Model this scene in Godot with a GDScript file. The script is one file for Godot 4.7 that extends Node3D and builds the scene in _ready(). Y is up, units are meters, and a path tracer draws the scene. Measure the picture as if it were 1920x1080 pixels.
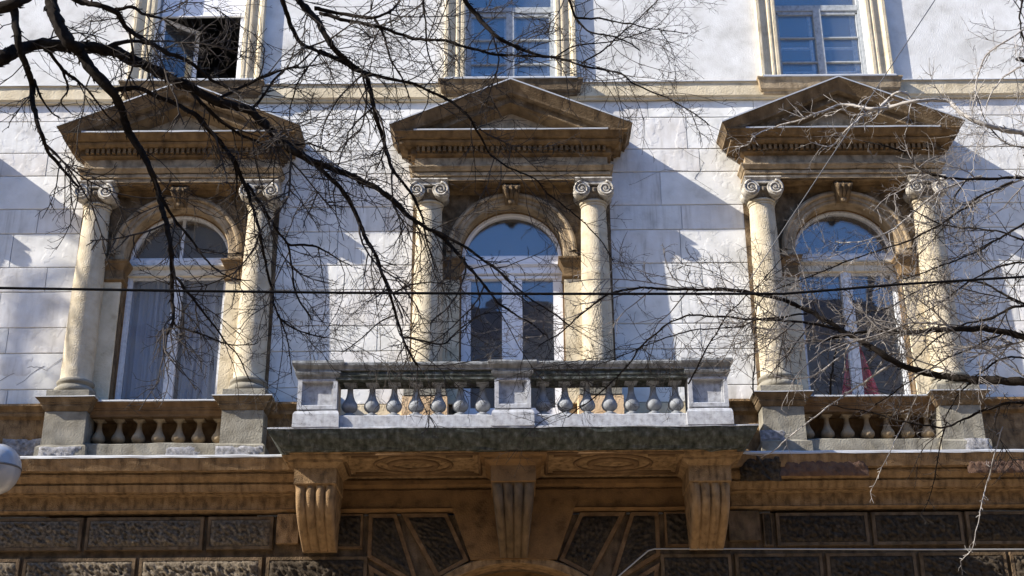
extends Node3D
# A neoclassical street front seen from the pavement opposite, through the bare branches of two street trees.
# Facade plane z = 0, street towards +z, y up, metres.

var M := {}
var jn := FastNoiseLite.new()
var rg := RandomNumberGenerator.new()
var B: Node3D            # the apartment building
const BAY := 4.46

# ---------------------------------------------------------------- nodes
func numbered(called: String, parent: Node) -> String:
	var n := called
	var i := 0
	while parent.has_node(NodePath(n)):
		i += 1
		n = "%s_%03d" % [called, i]
	return n

var counts := {}
func put(o: Node3D, called: String, parent: Node) -> Node3D:
	var key := str(parent.get_instance_id()) + called
	var i: int = counts.get(key, 0)
	counts[key] = i + 1
	o.name = called if i == 0 else "%s_%03d" % [called, i]
	parent.add_child(o, true)
	return o

func mb() -> SurfaceTool:
	var st := SurfaceTool.new()
	st.begin(Mesh.PRIMITIVE_TRIANGLES)
	st.set_smooth_group(-1)
	return st

func build(st: SurfaceTool, called: String, material: Material, parent: Node) -> MeshInstance3D:
	st.generate_normals()
	var m := MeshInstance3D.new()
	m.mesh = st.commit()
	m.material_override = material
	put(m, called, parent)
	return m

func mesh_at(mesh: Mesh, called: String, material: Material, parent: Node, at: Vector3) -> MeshInstance3D:
	var m := MeshInstance3D.new()
	m.mesh = mesh
	m.material_override = material
	m.position = at
	put(m, called, parent)
	return m

func tag(o: Node, label: String, category: String, group := "") -> void:
	o.set_meta("label", label)
	o.set_meta("category", category)
	if group != "":
		o.set_meta("group", group)

# ---------------------------------------------------------------- shapes
func quad(st: SurfaceTool, a: Vector3, b: Vector3, c: Vector3, d: Vector3) -> void:
	st.add_vertex(a); st.add_vertex(b); st.add_vertex(c)
	st.add_vertex(a); st.add_vertex(c); st.add_vertex(d)

func tri(st: SurfaceTool, a: Vector3, b: Vector3, c: Vector3) -> void:
	st.add_vertex(a); st.add_vertex(b); st.add_vertex(c)

func box(st: SurfaceTool, lo: Vector3, hi: Vector3) -> void:
	mould(st, lo.x, hi.x, hi.z, lo.z, [Vector2(0, hi.y), Vector2(0, lo.y)], 0.0, true)

func cbox(st: SurfaceTool, lo: Vector3, hi: Vector3, ch := 0.006) -> void:
	mould(st, lo.x, hi.x, hi.z, lo.z, [Vector2(-ch, hi.y), Vector2(0, hi.y - ch), Vector2(0, lo.y + ch), Vector2(-ch, lo.y)], 0.0, true)

# A moulding (offset, y from top to bottom) run round three sides of a block: left return, front, right return.
func mould(st: SurfaceTool, xa: float, xb: float, zf: float, zb: float, prof: Array, jit := 0.0, back := false) -> void:
	var n := 1 if jit == 0.0 else int(ceil((xb - xa) / 0.16))
	var rows := []
	for p in prof:
		var r: Array[Vector3] = []
		r.append(Vector3(xa - p.x, p.y, zb))
		for k in n + 1:
			var x := lerpf(xa - p.x, xb + p.x, float(k) / n)
			var q := Vector3(x, p.y, zf + p.x)
			if jit > 0.0:
				q.y += jn.get_noise_3d(x * 60, p.y * 190, zf * 40) * jit
				q.z += jn.get_noise_3d(x * 70 + 500, p.y * 230, 9) * jit
			r.append(q)
		r.append(Vector3(xb + p.x, p.y, zb))
		rows.append(r)
	for i in prof.size() - 1:
		for k in n + 2:
			quad(st, rows[i][k], rows[i][k + 1], rows[i + 1][k + 1], rows[i + 1][k])
	var t: Array = rows[0]
	var b: Array = rows[-1]
	for k in range(1, n + 1):
		quad(st, Vector3(t[k].x, t[k].y, zb), Vector3(t[k + 1].x, t[k + 1].y, zb), t[k + 1], t[k])
		quad(st, Vector3(b[k].x, b[k].y, zb), b[k], b[k + 1], Vector3(b[k + 1].x, b[k + 1].y, zb))
	if back:
		for i in prof.size() - 1:
			quad(st, rows[i][n + 2], rows[i][0], rows[i + 1][0], rows[i + 1][n + 2])

func lathe(st: SurfaceTool, c: Vector3, prof: Array, seg := 16, a0 := 0.0, a1 := TAU) -> void:
	var g := 1
	for i in prof.size() - 1:
		var p: Vector2 = prof[i]
		var q: Vector2 = prof[i + 1]
		if i > 0:
			var o: Vector2 = prof[i - 1]
			if absf((p - o).angle_to(q - p)) > 0.75:
				g += 1
		st.set_smooth_group(g)
		for k in seg:
			var u := lerpf(a0, a1, float(k) / seg)
			var v := lerpf(a0, a1, float(k + 1) / seg)
			var a := c + Vector3(cos(u) * p.x, p.y, sin(u) * p.x)
			var b := c + Vector3(cos(v) * p.x, p.y, sin(v) * p.x)
			var d := c + Vector3(cos(u) * q.x, q.y, sin(u) * q.x)
			var e := c + Vector3(cos(v) * q.x, q.y, sin(v) * q.x)
			quad(st, b, a, d, e)
	st.set_smooth_group(-1)

# A moulding swept along an arch: prof is (radius, z) pairs from the inside edge outwards.
func arch(st: SurfaceTool, cx: float, cy: float, prof: Array, n := 28, a0 := 0.0, a1 := PI) -> void:
	for i in prof.size() - 1:
		var p: Vector2 = prof[i]
		var q: Vector2 = prof[i + 1]
		st.set_smooth_group(i + 1)
		for k in n:
			var u := lerpf(a0, a1, float(k) / n)
			var v := lerpf(a0, a1, float(k + 1) / n)
			quad(st, Vector3(cx + cos(u) * p.x, cy + sin(u) * p.x, p.y), Vector3(cx + cos(v) * p.x, cy + sin(v) * p.x, p.y),
				Vector3(cx + cos(v) * q.x, cy + sin(v) * q.x, q.y), Vector3(cx + cos(u) * q.x, cy + sin(u) * q.x, q.y))
	st.set_smooth_group(-1)

func tube(st: SurfaceTool, pts: Array, radii: Array, sides := 8) -> void:
	st.set_smooth_group(1)
	var rings := []
	for i in pts.size():
		var t: Vector3 = (pts[mini(i + 1, pts.size() - 1)] - pts[maxi(i - 1, 0)]).normalized()
		var s := t.cross(Vector3.UP if absf(t.y) < 0.9 else Vector3.RIGHT).normalized()
		var w := s.cross(t)
		var r := []
		for k in sides + 1:
			var a := TAU * k / sides
			r.append(pts[i] + (s * cos(a) + w * sin(a)) * radii[i])
		rings.append(r)
	for i in pts.size() - 1:
		for k in sides:
			quad(st, rings[i][k], rings[i][k + 1], rings[i + 1][k + 1], rings[i + 1][k])
	for k in sides:
		tri(st, pts[0], rings[0][k + 1], rings[0][k])
		tri(st, pts[-1], rings[-1][k], rings[-1][k + 1])
	st.set_smooth_group(-1)

# ---------------------------------------------------------------- materials
func lin(r: float, g: float, b: float) -> Color:
	return Color(r, g, b).linear_to_srgb()

func noise_tex(seed_: int, freq: float, oct: int, cols: Array, kind := FastNoiseLite.TYPE_SIMPLEX_SMOOTH, size := 512) -> NoiseTexture2D:
	var n := FastNoiseLite.new()
	n.seed = seed_
	n.noise_type = kind
	n.frequency = freq
	n.fractal_octaves = oct
	n.fractal_gain = 0.55
	var t := NoiseTexture2D.new()
	t.width = size
	t.height = size
	t.seamless = true
	t.noise = n
	if cols.size() > 0:
		var g := Gradient.new()
		var off := PackedFloat32Array()
		var cs := PackedColorArray()
		for i in cols.size():
			off.append(float(i) / (cols.size() - 1))
			cs.append(cols[i])
		g.offsets = off
		g.colors = cs
		t.color_ramp = g
	return t

var grain: NoiseTexture2D
var coarse: NoiseTexture2D
var streak: NoiseTexture2D
var blots: NoiseTexture2D
var peel: ImageTexture
var drips: NoiseTexture2D

# Old paint in layers: plateaus with sharp broken edges over a fine grain.
func peel_texture() -> ImageTexture:
	var n1 := FastNoiseLite.new()
	n1.seed = 31
	n1.frequency = 0.018
	n1.fractal_octaves = 5
	var n2 := FastNoiseLite.new()
	n2.seed = 32
	n2.frequency = 0.11
	n2.fractal_octaves = 3
	var a := n1.get_seamless_image(512, 512)
	var b := n2.get_seamless_image(512, 512)
	a.convert(Image.FORMAT_L8)
	b.convert(Image.FORMAT_L8)
	var da := a.get_data()
	var db := b.get_data()
	var out := PackedByteArray()
	out.resize(512 * 512)
	for i in 512 * 512:
		var v: float = da[i] / 255.0
		var h := smoothstep(0.545, 0.56, v) * 0.34 + smoothstep(0.63, 0.64, v) * 0.2 + v * 0.15
		out[i] = int(clampf(h + db[i] / 255.0 * 0.2, 0, 1) * 255)
	return ImageTexture.create_from_image(Image.create_from_data(512, 512, false, Image.FORMAT_L8, out))

# cols: real-world base colours from dark to light; tiles: repeats per metre
func stone(called: String, cols: Array, tiles := 0.45, rough := 0.9, bump := 0.4, dirt: Texture2D = null, dirt_scale := Vector3(0.5, 0.5, 0.5), bump_tiles_fine := true) -> StandardMaterial3D:
	var m := StandardMaterial3D.new()
	m.resource_name = called
	m.albedo_texture = noise_tex(hash(called) % 9999, 0.012, 5, cols)
	m.uv1_triplanar = true
	m.uv1_world_triplanar = true
	m.uv1_scale = Vector3.ONE * tiles
	m.roughness = rough
	m.metallic_specular = 0.3
	m.heightmap_enabled = true
	m.heightmap_texture = grain if bump_tiles_fine else coarse
	m.heightmap_scale = bump
	if dirt:
		m.detail_enabled = true
		m.detail_albedo = dirt
		m.detail_blend_mode = BaseMaterial3D.BLEND_MODE_MUL
		m.detail_uv_layer = BaseMaterial3D.DETAIL_UV_2
		m.uv2_triplanar = true
		m.uv2_world_triplanar = true
		m.uv2_scale = dirt_scale
	if called.begins_with("plaster"):
		m.heightmap_texture = peel
		m.heightmap_scale = bump * 1.1
	M[called] = m
	return m

func plain(called: String, c: Color, rough := 0.7, metal := 0.0) -> StandardMaterial3D:
	var m := StandardMaterial3D.new()
	m.resource_name = called
	m.albedo_color = c
	m.roughness = rough
	m.metallic = metal
	M[called] = m
	return m

func materials() -> void:
	grain = noise_tex(11, 0.11, 4, [])
	coarse = noise_tex(12, 0.02, 4, [], FastNoiseLite.TYPE_CELLULAR)
	streak = noise_tex(13, 0.014, 5, [lin(0.3, 0.28, 0.26), lin(0.62, 0.6, 0.58), lin(0.9, 0.9, 0.89), lin(1, 1, 1), lin(1, 1, 1)])
	blots = noise_tex(14, 0.010, 5, [lin(0.72, 0.715, 0.7), lin(0.92, 0.915, 0.905), lin(1, 1, 1), lin(1, 1, 1)])
	drips = noise_tex(15, 0.014, 5, [lin(0.70, 0.69, 0.67), lin(0.93, 0.925, 0.915), lin(1, 1, 1), lin(1, 1, 1)])
	peel = peel_texture()
	var white_a := [lin(0.475, 0.478, 0.46), lin(0.60, 0.603, 0.588), lin(0.65, 0.652, 0.64), lin(0.695, 0.697, 0.687)]
	stone("plaster", white_a, 0.35, 0.92, 0.35, blots, Vector3(0.23, 0.31, 0.23))
	stone("plaster_b", [lin(0.433, 0.430, 0.419), lin(0.553, 0.555, 0.549), lin(0.608, 0.614, 0.607), lin(0.645, 0.650, 0.643)], 0.4, 0.92, 0.35, drips, Vector3(1.5, 0.13, 1.5))
	stone("plaster_c", [lin(0.456, 0.445, 0.415), lin(0.566, 0.553, 0.539), lin(0.620, 0.617, 0.610), lin(0.657, 0.653, 0.645)], 0.31, 0.92, 0.4, drips, Vector3(1.1, 0.17, 1.1))
	stone("roughcast", [lin(0.461, 0.463, 0.451), lin(0.568, 0.570, 0.560), lin(0.608, 0.614, 0.608), lin(0.647, 0.653, 0.646)], 0.62, 0.95, 0.3, blots, Vector3(0.2, 0.24, 0.2))
	stone("cream", [lin(0.262, 0.220, 0.154), lin(0.383, 0.334, 0.245), lin(0.444, 0.393, 0.302), lin(0.504, 0.463, 0.380)], 0.7, 0.9, 0.8, drips, Vector3(1.3, 0.12, 1.3))
	stone("cream_light", [lin(0.340, 0.286, 0.194), lin(0.500, 0.433, 0.310), lin(0.560, 0.490, 0.357), lin(0.620, 0.551, 0.420)], 0.5, 0.88, 0.45, blots, Vector3(0.5, 0.35, 0.5))
	stone("entablature_stone", [lin(0.143, 0.110, 0.070), lin(0.265, 0.205, 0.135), lin(0.344, 0.269, 0.177), lin(0.431, 0.349, 0.237)], 0.6, 0.9, 0.5, streak, Vector3(0.7, 0.4, 0.7))
	stone("dark_baluster", [lin(0.10, 0.105, 0.115), lin(0.17, 0.18, 0.195), lin(0.23, 0.245, 0.265), lin(0.33, 0.35, 0.38)], 1.5, 0.85, 0.4)
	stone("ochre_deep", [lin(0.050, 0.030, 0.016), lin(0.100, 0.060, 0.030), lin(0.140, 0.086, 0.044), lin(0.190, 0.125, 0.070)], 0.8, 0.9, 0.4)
	stone("ochre", [lin(0.087, 0.058, 0.033), lin(0.186, 0.120, 0.062), lin(0.247, 0.161, 0.084), lin(0.298, 0.208, 0.120)], 0.9, 0.9, 1.0, streak, Vector3(1.4, 0.3, 1.4))
	stone("dirty_stone", [lin(0.054, 0.039, 0.024), lin(0.114, 0.080, 0.047), lin(0.167, 0.121, 0.074), lin(0.258, 0.198, 0.129)], 0.7, 0.92, 0.8, streak, Vector3(0.8, 0.3, 0.8))
	stone("capital_stone", [lin(0.13, 0.12, 0.105), lin(0.27, 0.25, 0.22), lin(0.42, 0.4, 0.36), lin(0.55, 0.53, 0.49)], 1.6, 0.85, 0.5)
	stone("grey_stone", [lin(0.197, 0.205, 0.221), lin(0.312, 0.320, 0.344), lin(0.377, 0.394, 0.426), lin(0.443, 0.459, 0.492)], 1.6, 0.88, 0.5, drips, Vector3(2.2, 0.3, 2.2))
	stone("rail_stone", [lin(0.07, 0.073, 0.075), lin(0.15, 0.157, 0.162), lin(0.22, 0.23, 0.24), lin(0.33, 0.345, 0.36)], 1.2, 0.9, 0.6, streak, Vector3(1.2, 0.6, 1.2))
	stone("ochre_dark", [lin(0.055, 0.037, 0.022), lin(0.128, 0.085, 0.045), lin(0.188, 0.125, 0.065), lin(0.247, 0.175, 0.100)], 0.6, 0.9, 0.5, streak, Vector3(0.8, 0.45, 0.8))
	stone("mossy_stone", [lin(0.010, 0.013, 0.011), lin(0.038, 0.045, 0.038), lin(0.081, 0.089, 0.085), lin(0.178, 0.200, 0.221)], 1.3, 0.92, 0.9, streak, Vector3(1.8, 0.5, 1.8))
	stone("peach", [lin(0.40, 0.26, 0.14), lin(0.52, 0.36, 0.21), lin(0.57, 0.41, 0.25), lin(0.62, 0.46, 0.3)], 0.6, 0.9, 0.4)
	stone("pedestal_stone", [lin(0.125, 0.115, 0.092), lin(0.185, 0.172, 0.142), lin(0.224, 0.211, 0.175), lin(0.264, 0.251, 0.211)], 0.6, 0.92, 0.4, blots, Vector3(0.6, 0.6, 0.6))
	stone("rubble", [lin(0.09, 0.09, 0.095), lin(0.2, 0.2, 0.21), lin(0.3, 0.3, 0.32), lin(0.45, 0.45, 0.47)], 1.8, 0.95, 1.5)
	stone("rough_rock", [lin(0.016, 0.012, 0.009), lin(0.040, 0.031, 0.021), lin(0.065, 0.051, 0.037), lin(0.098, 0.077, 0.055)], 2.6, 0.95, 1.2)
	stone("rust_margin", [lin(0.047, 0.033, 0.022), lin(0.091, 0.064, 0.037), lin(0.121, 0.083, 0.050), lin(0.147, 0.107, 0.067)], 0.7, 0.92, 0.6, streak, Vector3(0.9, 0.3, 0.9))
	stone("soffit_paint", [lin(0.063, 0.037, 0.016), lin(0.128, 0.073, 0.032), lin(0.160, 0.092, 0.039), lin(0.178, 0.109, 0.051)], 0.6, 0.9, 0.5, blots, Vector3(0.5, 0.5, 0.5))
	stone("white_paint", [lin(0.62, 0.63, 0.66), lin(0.72, 0.73, 0.76), lin(0.75, 0.76, 0.79), lin(0.77, 0.78, 0.81)], 1.0, 0.5, 0.05)
	stone("old_paint", [lin(0.3, 0.32, 0.34), lin(0.5, 0.52, 0.55), lin(0.58, 0.6, 0.63), lin(0.62, 0.65, 0.68)], 1.8, 0.6, 0.15)
	stone("cream_paint", [lin(0.36, 0.31, 0.22), lin(0.5, 0.44, 0.33), lin(0.55, 0.49, 0.38), lin(0.58, 0.52, 0.42)], 1.0, 0.6, 0.1)
	stone("rough_rock_pale", [lin(0.018, 0.013, 0.009), lin(0.09, 0.072, 0.052), lin(0.18, 0.148, 0.11), lin(0.3, 0.25, 0.19)], 3.1, 0.95, 1.2)
	stone("grey_paint", [lin(0.16, 0.175, 0.19), lin(0.27, 0.295, 0.32), lin(0.32, 0.345, 0.375), lin(0.38, 0.41, 0.44)], 2.2, 0.65, 0.2)
	stone("grey_twig", [lin(0.05, 0.044, 0.04), lin(0.12, 0.108, 0.1), lin(0.19, 0.175, 0.165), lin(0.3, 0.28, 0.27)], 2.0, 0.85, 0.3)
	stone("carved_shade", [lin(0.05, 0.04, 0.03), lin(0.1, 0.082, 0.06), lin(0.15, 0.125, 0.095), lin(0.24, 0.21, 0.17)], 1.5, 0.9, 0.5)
	stone("brick_red", [lin(0.045, 0.030, 0.023), lin(0.090, 0.054, 0.039), lin(0.117, 0.078, 0.055)], 1.2, 0.95, 0.8)
	stone("cobble_setts", [lin(0.114, 0.094, 0.070), lin(0.171, 0.138, 0.098), lin(0.229, 0.182, 0.129)], 0.3, 0.95, 0.8)
	stone("paving", [lin(0.347, 0.270, 0.184), lin(0.440, 0.345, 0.235), lin(0.523, 0.410, 0.278)], 0.4, 0.92, 0.6)
	stone("far_plaster", [lin(0.2, 0.18, 0.15), lin(0.26, 0.24, 0.2), lin(0.3, 0.27, 0.23)], 0.2, 0.95, 0.5)
	plain("zinc", lin(0.36, 0.37, 0.385), 0.6, 0.2)
	plain("room", lin(0.16, 0.155, 0.15), 0.95)
	plain("black_cable", lin(0.008, 0.008, 0.009), 0.95)
	M.black_cable.metallic_specular = 0.08
	plain("white_cable", lin(0.26, 0.26, 0.26), 0.7)
	plain("steel", lin(0.07, 0.07, 0.075), 0.6, 0.1)
	plain("dark_roof", lin(0.08, 0.05, 0.04), 0.9)
	var g := StandardMaterial3D.new()
	g.resource_name = "glass"
	g.albedo_color = Color(0.93, 0.96, 1.0, 0.02)
	g.roughness = 0.0
	g.transparency = BaseMaterial3D.TRANSPARENCY_ALPHA
	g.metallic_specular = 0.7
	g.normal_enabled = true
	var wav := noise_tex(77, 0.006, 2, [])
	wav.as_normal_map = true
	wav.bump_strength = 1.2
	g.normal_texture = wav
	g.normal_scale = 0.22
	g.uv1_triplanar = true
	g.uv1_world_triplanar = true
	g.uv1_scale = Vector3.ONE * 0.5
	M["glass"] = g
	var cu := StandardMaterial3D.new()
	cu.resource_name = "curtain"
	cu.albedo_color = lin(0.27, 0.31, 0.38)
	cu.roughness = 0.95
	cu.backlight_enabled = true
	cu.backlight = Color(0.3, 0.3, 0.32)
	M["curtain"] = cu
	var rc := StandardMaterial3D.new()
	rc.resource_name = "red_cloth"
	rc.albedo_color = lin(0.55, 0.02, 0.045)
	rc.roughness = 0.9
	M["red_cloth"] = rc
	var gl := StandardMaterial3D.new()
	gl.resource_name = "opal_glass"
	gl.albedo_color = lin(0.22, 0.23, 0.25)
	gl.roughness = 0.22
	gl.clearcoat_enabled = true
	gl.clearcoat = 0.8
	M["opal"] = gl
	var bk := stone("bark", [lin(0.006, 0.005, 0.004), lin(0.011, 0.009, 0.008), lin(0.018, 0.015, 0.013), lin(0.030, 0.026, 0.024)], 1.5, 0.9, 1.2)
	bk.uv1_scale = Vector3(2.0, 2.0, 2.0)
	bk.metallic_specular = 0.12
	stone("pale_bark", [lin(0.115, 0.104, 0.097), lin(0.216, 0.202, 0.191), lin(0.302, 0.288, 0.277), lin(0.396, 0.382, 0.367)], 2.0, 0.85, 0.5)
	stone("twig_bark", [lin(0.013, 0.010, 0.008), lin(0.025, 0.020, 0.017), lin(0.038, 0.032, 0.028), lin(0.070, 0.059, 0.055)], 1.5, 0.85, 0.3)

# ================================================================ the scene
func _ready() -> void:
	jn.seed = 5
	jn.frequency = 0.05
	rg.seed = 20
	var cam := Camera3D.new()
	cam.name = "camera"
	cam.position = Vector3(0, 1.6, 16.5)
	cam.basis = Basis(Vector3.RIGHT, deg_to_rad(23.0)) * Basis(Vector3.BACK, deg_to_rad(-0.40))
	cam.fov = 23.942
	cam.near = 0.1
	cam.far = 400.0
	cam.current = true
	add_child(cam)
	var we := WorldEnvironment.new()
	we.name = "world_environment"
	var env := Environment.new()
	var sky := Sky.new()
	var sm := ProceduralSkyMaterial.new()
	sm.sky_top_color = lin(0.068, 0.215, 0.57)
	sm.sky_horizon_color = lin(0.50, 0.48, 0.43)
	sm.sky_curve = 0.12
	sm.sky_energy_multiplier = 1.0
	sm.ground_bottom_color = lin(0.12, 0.115, 0.1)
	sm.ground_horizon_color = lin(0.22, 0.22, 0.22)
	sm.sun_angle_max = 46.0
	sm.sun_curve = 0.55
	sky.sky_material = sm
	env.background_mode = Environment.BG_SKY
	env.sky = sky
	env.background_energy_multiplier = 1.0
	env.tonemap_mode = Environment.TONE_MAPPER_LINEAR
	env.tonemap_exposure = 2.5
	env.sdfgi_enabled = true
	env.ssao_enabled = true
	env.ssil_enabled = true
	we.environment = env
	add_child(we)
	var sun := DirectionalLight3D.new()
	sun.name = "sun"
	sun.light_energy = 1.6
	sun.light_color = Color(1.0, 0.965, 0.91)
	sun.light_angular_distance = 0.5
	sun.shadow_enabled = true
	add_child(sun)
	sun.look_at_from_position(Vector3.ZERO, Vector3(3.2, -2.35, -1.0), Vector3.UP)
	materials()
	ground()
	B = Node3D.new()
	put(B, "apartment_building", self)
	tag(B, "pale plastered apartment building with three pedimented windows and a balcony", "building")
	walls()
	courses()
	base_storey()
	for i in [0, 1, 2, -1, 3]:
		bay(Vector3((i - 1) * BAY, 0, 0), i)
		upper_window(Vector3((i - 1) * BAY, 0, 0), i)
	balcony()
	wear()
	furnishings()
	street_things()
	trees()

func struct(st: SurfaceTool, called: String, material: Material) -> void:
	build(st, called, material, self).set_meta("kind", "structure")

func ground() -> void:
	var st := mb()
	quad(st, Vector3(-150, 0, -150), Vector3(150, 0, -150), Vector3(150, 0, 150), Vector3(-150, 0, 150))
	struct(st, "road", M.cobble_setts)
	st = mb()
	box(st, Vector3(-60, 0.004, 0.05), Vector3(60, 0.13, 4.6))
	struct(st, "pavement", M.paving)
	st = mb()
	box(st, Vector3(-60, 0.004, 12.5), Vector3(60, 0.13, 23.0))
	struct(st, "far_pavement", M.paving)

# ---------------------------------------------------------------- main walls
const JOINTS := [11.43, 11.16, 10.662, 10.306, 9.801, 9.434, 8.94, 8.586, 8.079, 7.724, 7.23, 7.0]

func walls() -> void:
	# backing wall with openings, 0.45 thick
	var st := mb()
	var xs := [-11.0]
	for i in 5:
		xs.append((i - 2) * BAY - 1.3)
		xs.append((i - 2) * BAY + 1.3)
	xs.append(11.0)
	for k in 6:
		box(st, Vector3(xs[k * 2], 5.55, -0.45), Vector3(xs[k * 2 + 1], 10.03, 0.0))
	box(st, Vector3(-11.0, 10.03, -0.45), Vector3(11.0, 11.6, 0.0))
	var wall := build(st, "wall", M.plaster, B)
	st = mb()
	for k in 6:
		var a: float = -11.0 if k == 0 else (k - 3) * BAY + 0.64
		var b: float = 11.0 if k == 5 else (k - 2) * BAY - 0.64
		box(st, Vector3(a, 11.6, -0.45), Vector3(b, 14.2, 0.012))
	box(st, Vector3(-11.0, 14.2, -0.45), Vector3(11.0, 17.5, 0.012))
	build(st, "upper_wall", M.roughcast, B)
	st = mb()
	box(st, Vector3(-11.0, 3.6, -12), Vector3(11.0, 3.8, -0.45))
	box(st, Vector3(-11.0, 5.5, -12), Vector3(11.0, 5.7, -0.45))
	box(st, Vector3(-11.0, 10.35, -12), Vector3(11.0, 11.5, -0.45))
	box(st, Vector3(-11.0, 15.2, -12), Vector3(11.0, 17.5, -0.45))
	box(st, Vector3(-11.0, 0, -12.3), Vector3(11.0, 17.5, -12))
	box(st, Vector3(-11.3, 0, -12), Vector3(-11.0, 17.5, 0.0))
	box(st, Vector3(11.0, 0, -12), Vector3(11.3, 17.5, 0.0))
	for x in [-2.23, 2.23]:
		box(st, Vector3(x - 0.1, 5.7, -5), Vector3(x + 0.1, 10.35, -0.45))
		box(st, Vector3(x - 0.1, 11.5, -5), Vector3(x + 0.1, 15.2, -0.45))
	box(st, Vector3(-11.0, 5.7, -5.2), Vector3(11.0, 10.35, -5))
	box(st, Vector3(-11.0, 11.5, -5.2), Vector3(11.0, 15.2, -5))
	build(st, "room", M.room, B)
	# plaster lined out as ashlar: every block its own piece, thin recessed joints
	var rs := RandomNumberGenerator.new()
	rs.seed = 4
	for c in JOINTS.size() - 1:
		var y1: float = JOINTS[c]
		var y0: float = JOINTS[c + 1]
		var tall := y1 - y0 > 0.42
		var spans := []
		if y1 > 10.7 and c < 2:
			spans.append([-11.0, 11.0])
		else:
			for k in 6:
				spans.append([xs[k * 2] - (0.0 if k == 0 else 0.02), xs[k * 2 + 1] + (0.0 if k == 5 else 0.02)])
		for s in spans:
			var x: float = s[0]
			var w := rs.randf_range(0.5, 1.0) if c % 2 else rs.randf_range(0.9, 1.5)
			while x < s[1] - 0.01:
				var e: float = minf(x + w, s[1])
				if s[1] - e < 0.35:
					e = s[1]
				ashlar(wall, x, e, y0, y1, rs)
				x = e
				w = rs.randf_range(1.0, 1.75) if tall else rs.randf_range(1.3, 2.2)

func ashlar(wall: Node3D, xa: float, xb: float, y0: float, y1: float, rs: RandomNumberGenerator) -> void:
	var st := mb()
	var j := 0.006
	var z := 0.016 + rs.randf_range(-0.002, 0.002)
	mould(st, xa + j, xb - j, z, 0.0, [Vector2(-0.004, y1 - j), Vector2(0, y1 - j - 0.006), Vector2(0, y0 + j + 0.006), Vector2(-0.004, y0 + j)], 0.004)
	build(st, "stone", [M.plaster, M.plaster, M.plaster_b, M.plaster_c][rs.randi() % 4], wall)

func courses() -> void:
	# thin string course under the upper windows
	var st := mb()
	mould(st, -11.0, 11.0, 0.012, 0.0, [Vector2(0.0, 11.75), Vector2(0.084, 11.69), Vector2(0.084, 11.68), Vector2(0.075, 11.67), Vector2(0.075, 11.475), Vector2(0.05, 11.455), Vector2(0.045, 11.43)], 0.006)
	var sc := build(st, "string_course", M.cream_light, B)
	st = mb()
	mould(st, -11.0, 11.0, 0.102, 0.05, [Vector2(0.006, 11.7), Vector2(0.01, 11.686)], 0.004)
	build(st, "flashing", M.zinc, sc)
	# sill course and plain dado between the pedestals
	var spans := [[-11.0, -2 * BAY - 1.28], [-2 * BAY + 1.28, -BAY - 1.28], [-BAY + 1.28, -2.42], [2.42, BAY - 1.28], [BAY + 1.28, 2 * BAY - 1.28], [2 * BAY + 1.28, 11.0]]
	for s in spans:
		st = mb()
		mould(st, s[0], s[1], 0.02, 0.0, [Vector2(0.0, 7.03), Vector2(0.14, 6.995), Vector2(0.14, 6.965), Vector2(0.09, 6.93), Vector2(0.075, 6.90), Vector2(0.09, 6.885), Vector2(0.08, 6.85), Vector2(0.03, 6.815), Vector2(0.03, 6.6), Vector2(0.045, 6.59), Vector2(0.045, 6.2)], 0.008)
		build(st, "sill_course", M.ochre, B)
	# the main cornice over the ground floor, broken by the balcony
	for s in [[-11.0, -2.72], [2.72, 11.0]]:
		st = mb()
		mould(st, s[0], s[1], 0.10, 0.0, [Vector2(-0.06, 6.255), Vector2(0.45, 6.175), Vector2(0.45, 6.15), Vector2(0.425, 6.09), Vector2(0.40, 6.02), Vector2(0.315, 6.016), Vector2(0.315, 5.996), Vector2(0.335, 5.99), Vector2(0.33, 5.965), Vector2(0.275, 5.91), Vector2(0.235, 5.902), Vector2(0.235, 5.884), Vector2(0.265, 5.876), Vector2(0.225, 5.80), Vector2(0.18, 5.797), Vector2(0.18, 5.78), Vector2(0.06, 5.776), Vector2(0.055, 5.63), Vector2(0.065, 5.615), Vector2(0.05, 5.6), Vector2(0.0, 5.585)], 0.010)
		var co := build(st, "cornice", M.ochre, B)
		st = mb()
		mould(st, s[0], s[1], 0.555, 0.2, [Vector2(-0.0, 6.2), Vector2(0.006, 6.184), Vector2(0.005, 6.164)], 0.012)
		build(st, "flashing", M.zinc, co)
	# under the balcony: frieze and bed moulding only
	st = mb()
	mould(st, -2.72, 2.72, 0.10, 0.0, [Vector2(0.03, 6.03), Vector2(0.03, 6.0), Vector2(0.06, 5.985), Vector2(0.05, 5.972), Vector2(0.085, 5.962), Vector2(0.08, 5.91), Vector2(0.045, 5.88), Vector2(0.02, 5.872), Vector2(0.02, 5.86), Vector2(0.035, 5.85), Vector2(0.035, 5.63), Vector2(0.065, 5.615), Vector2(0.05, 5.6), Vector2(0.0, 5.585)], 0.008)
	build(st, "frieze", M.soffit_paint, B)

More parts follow.
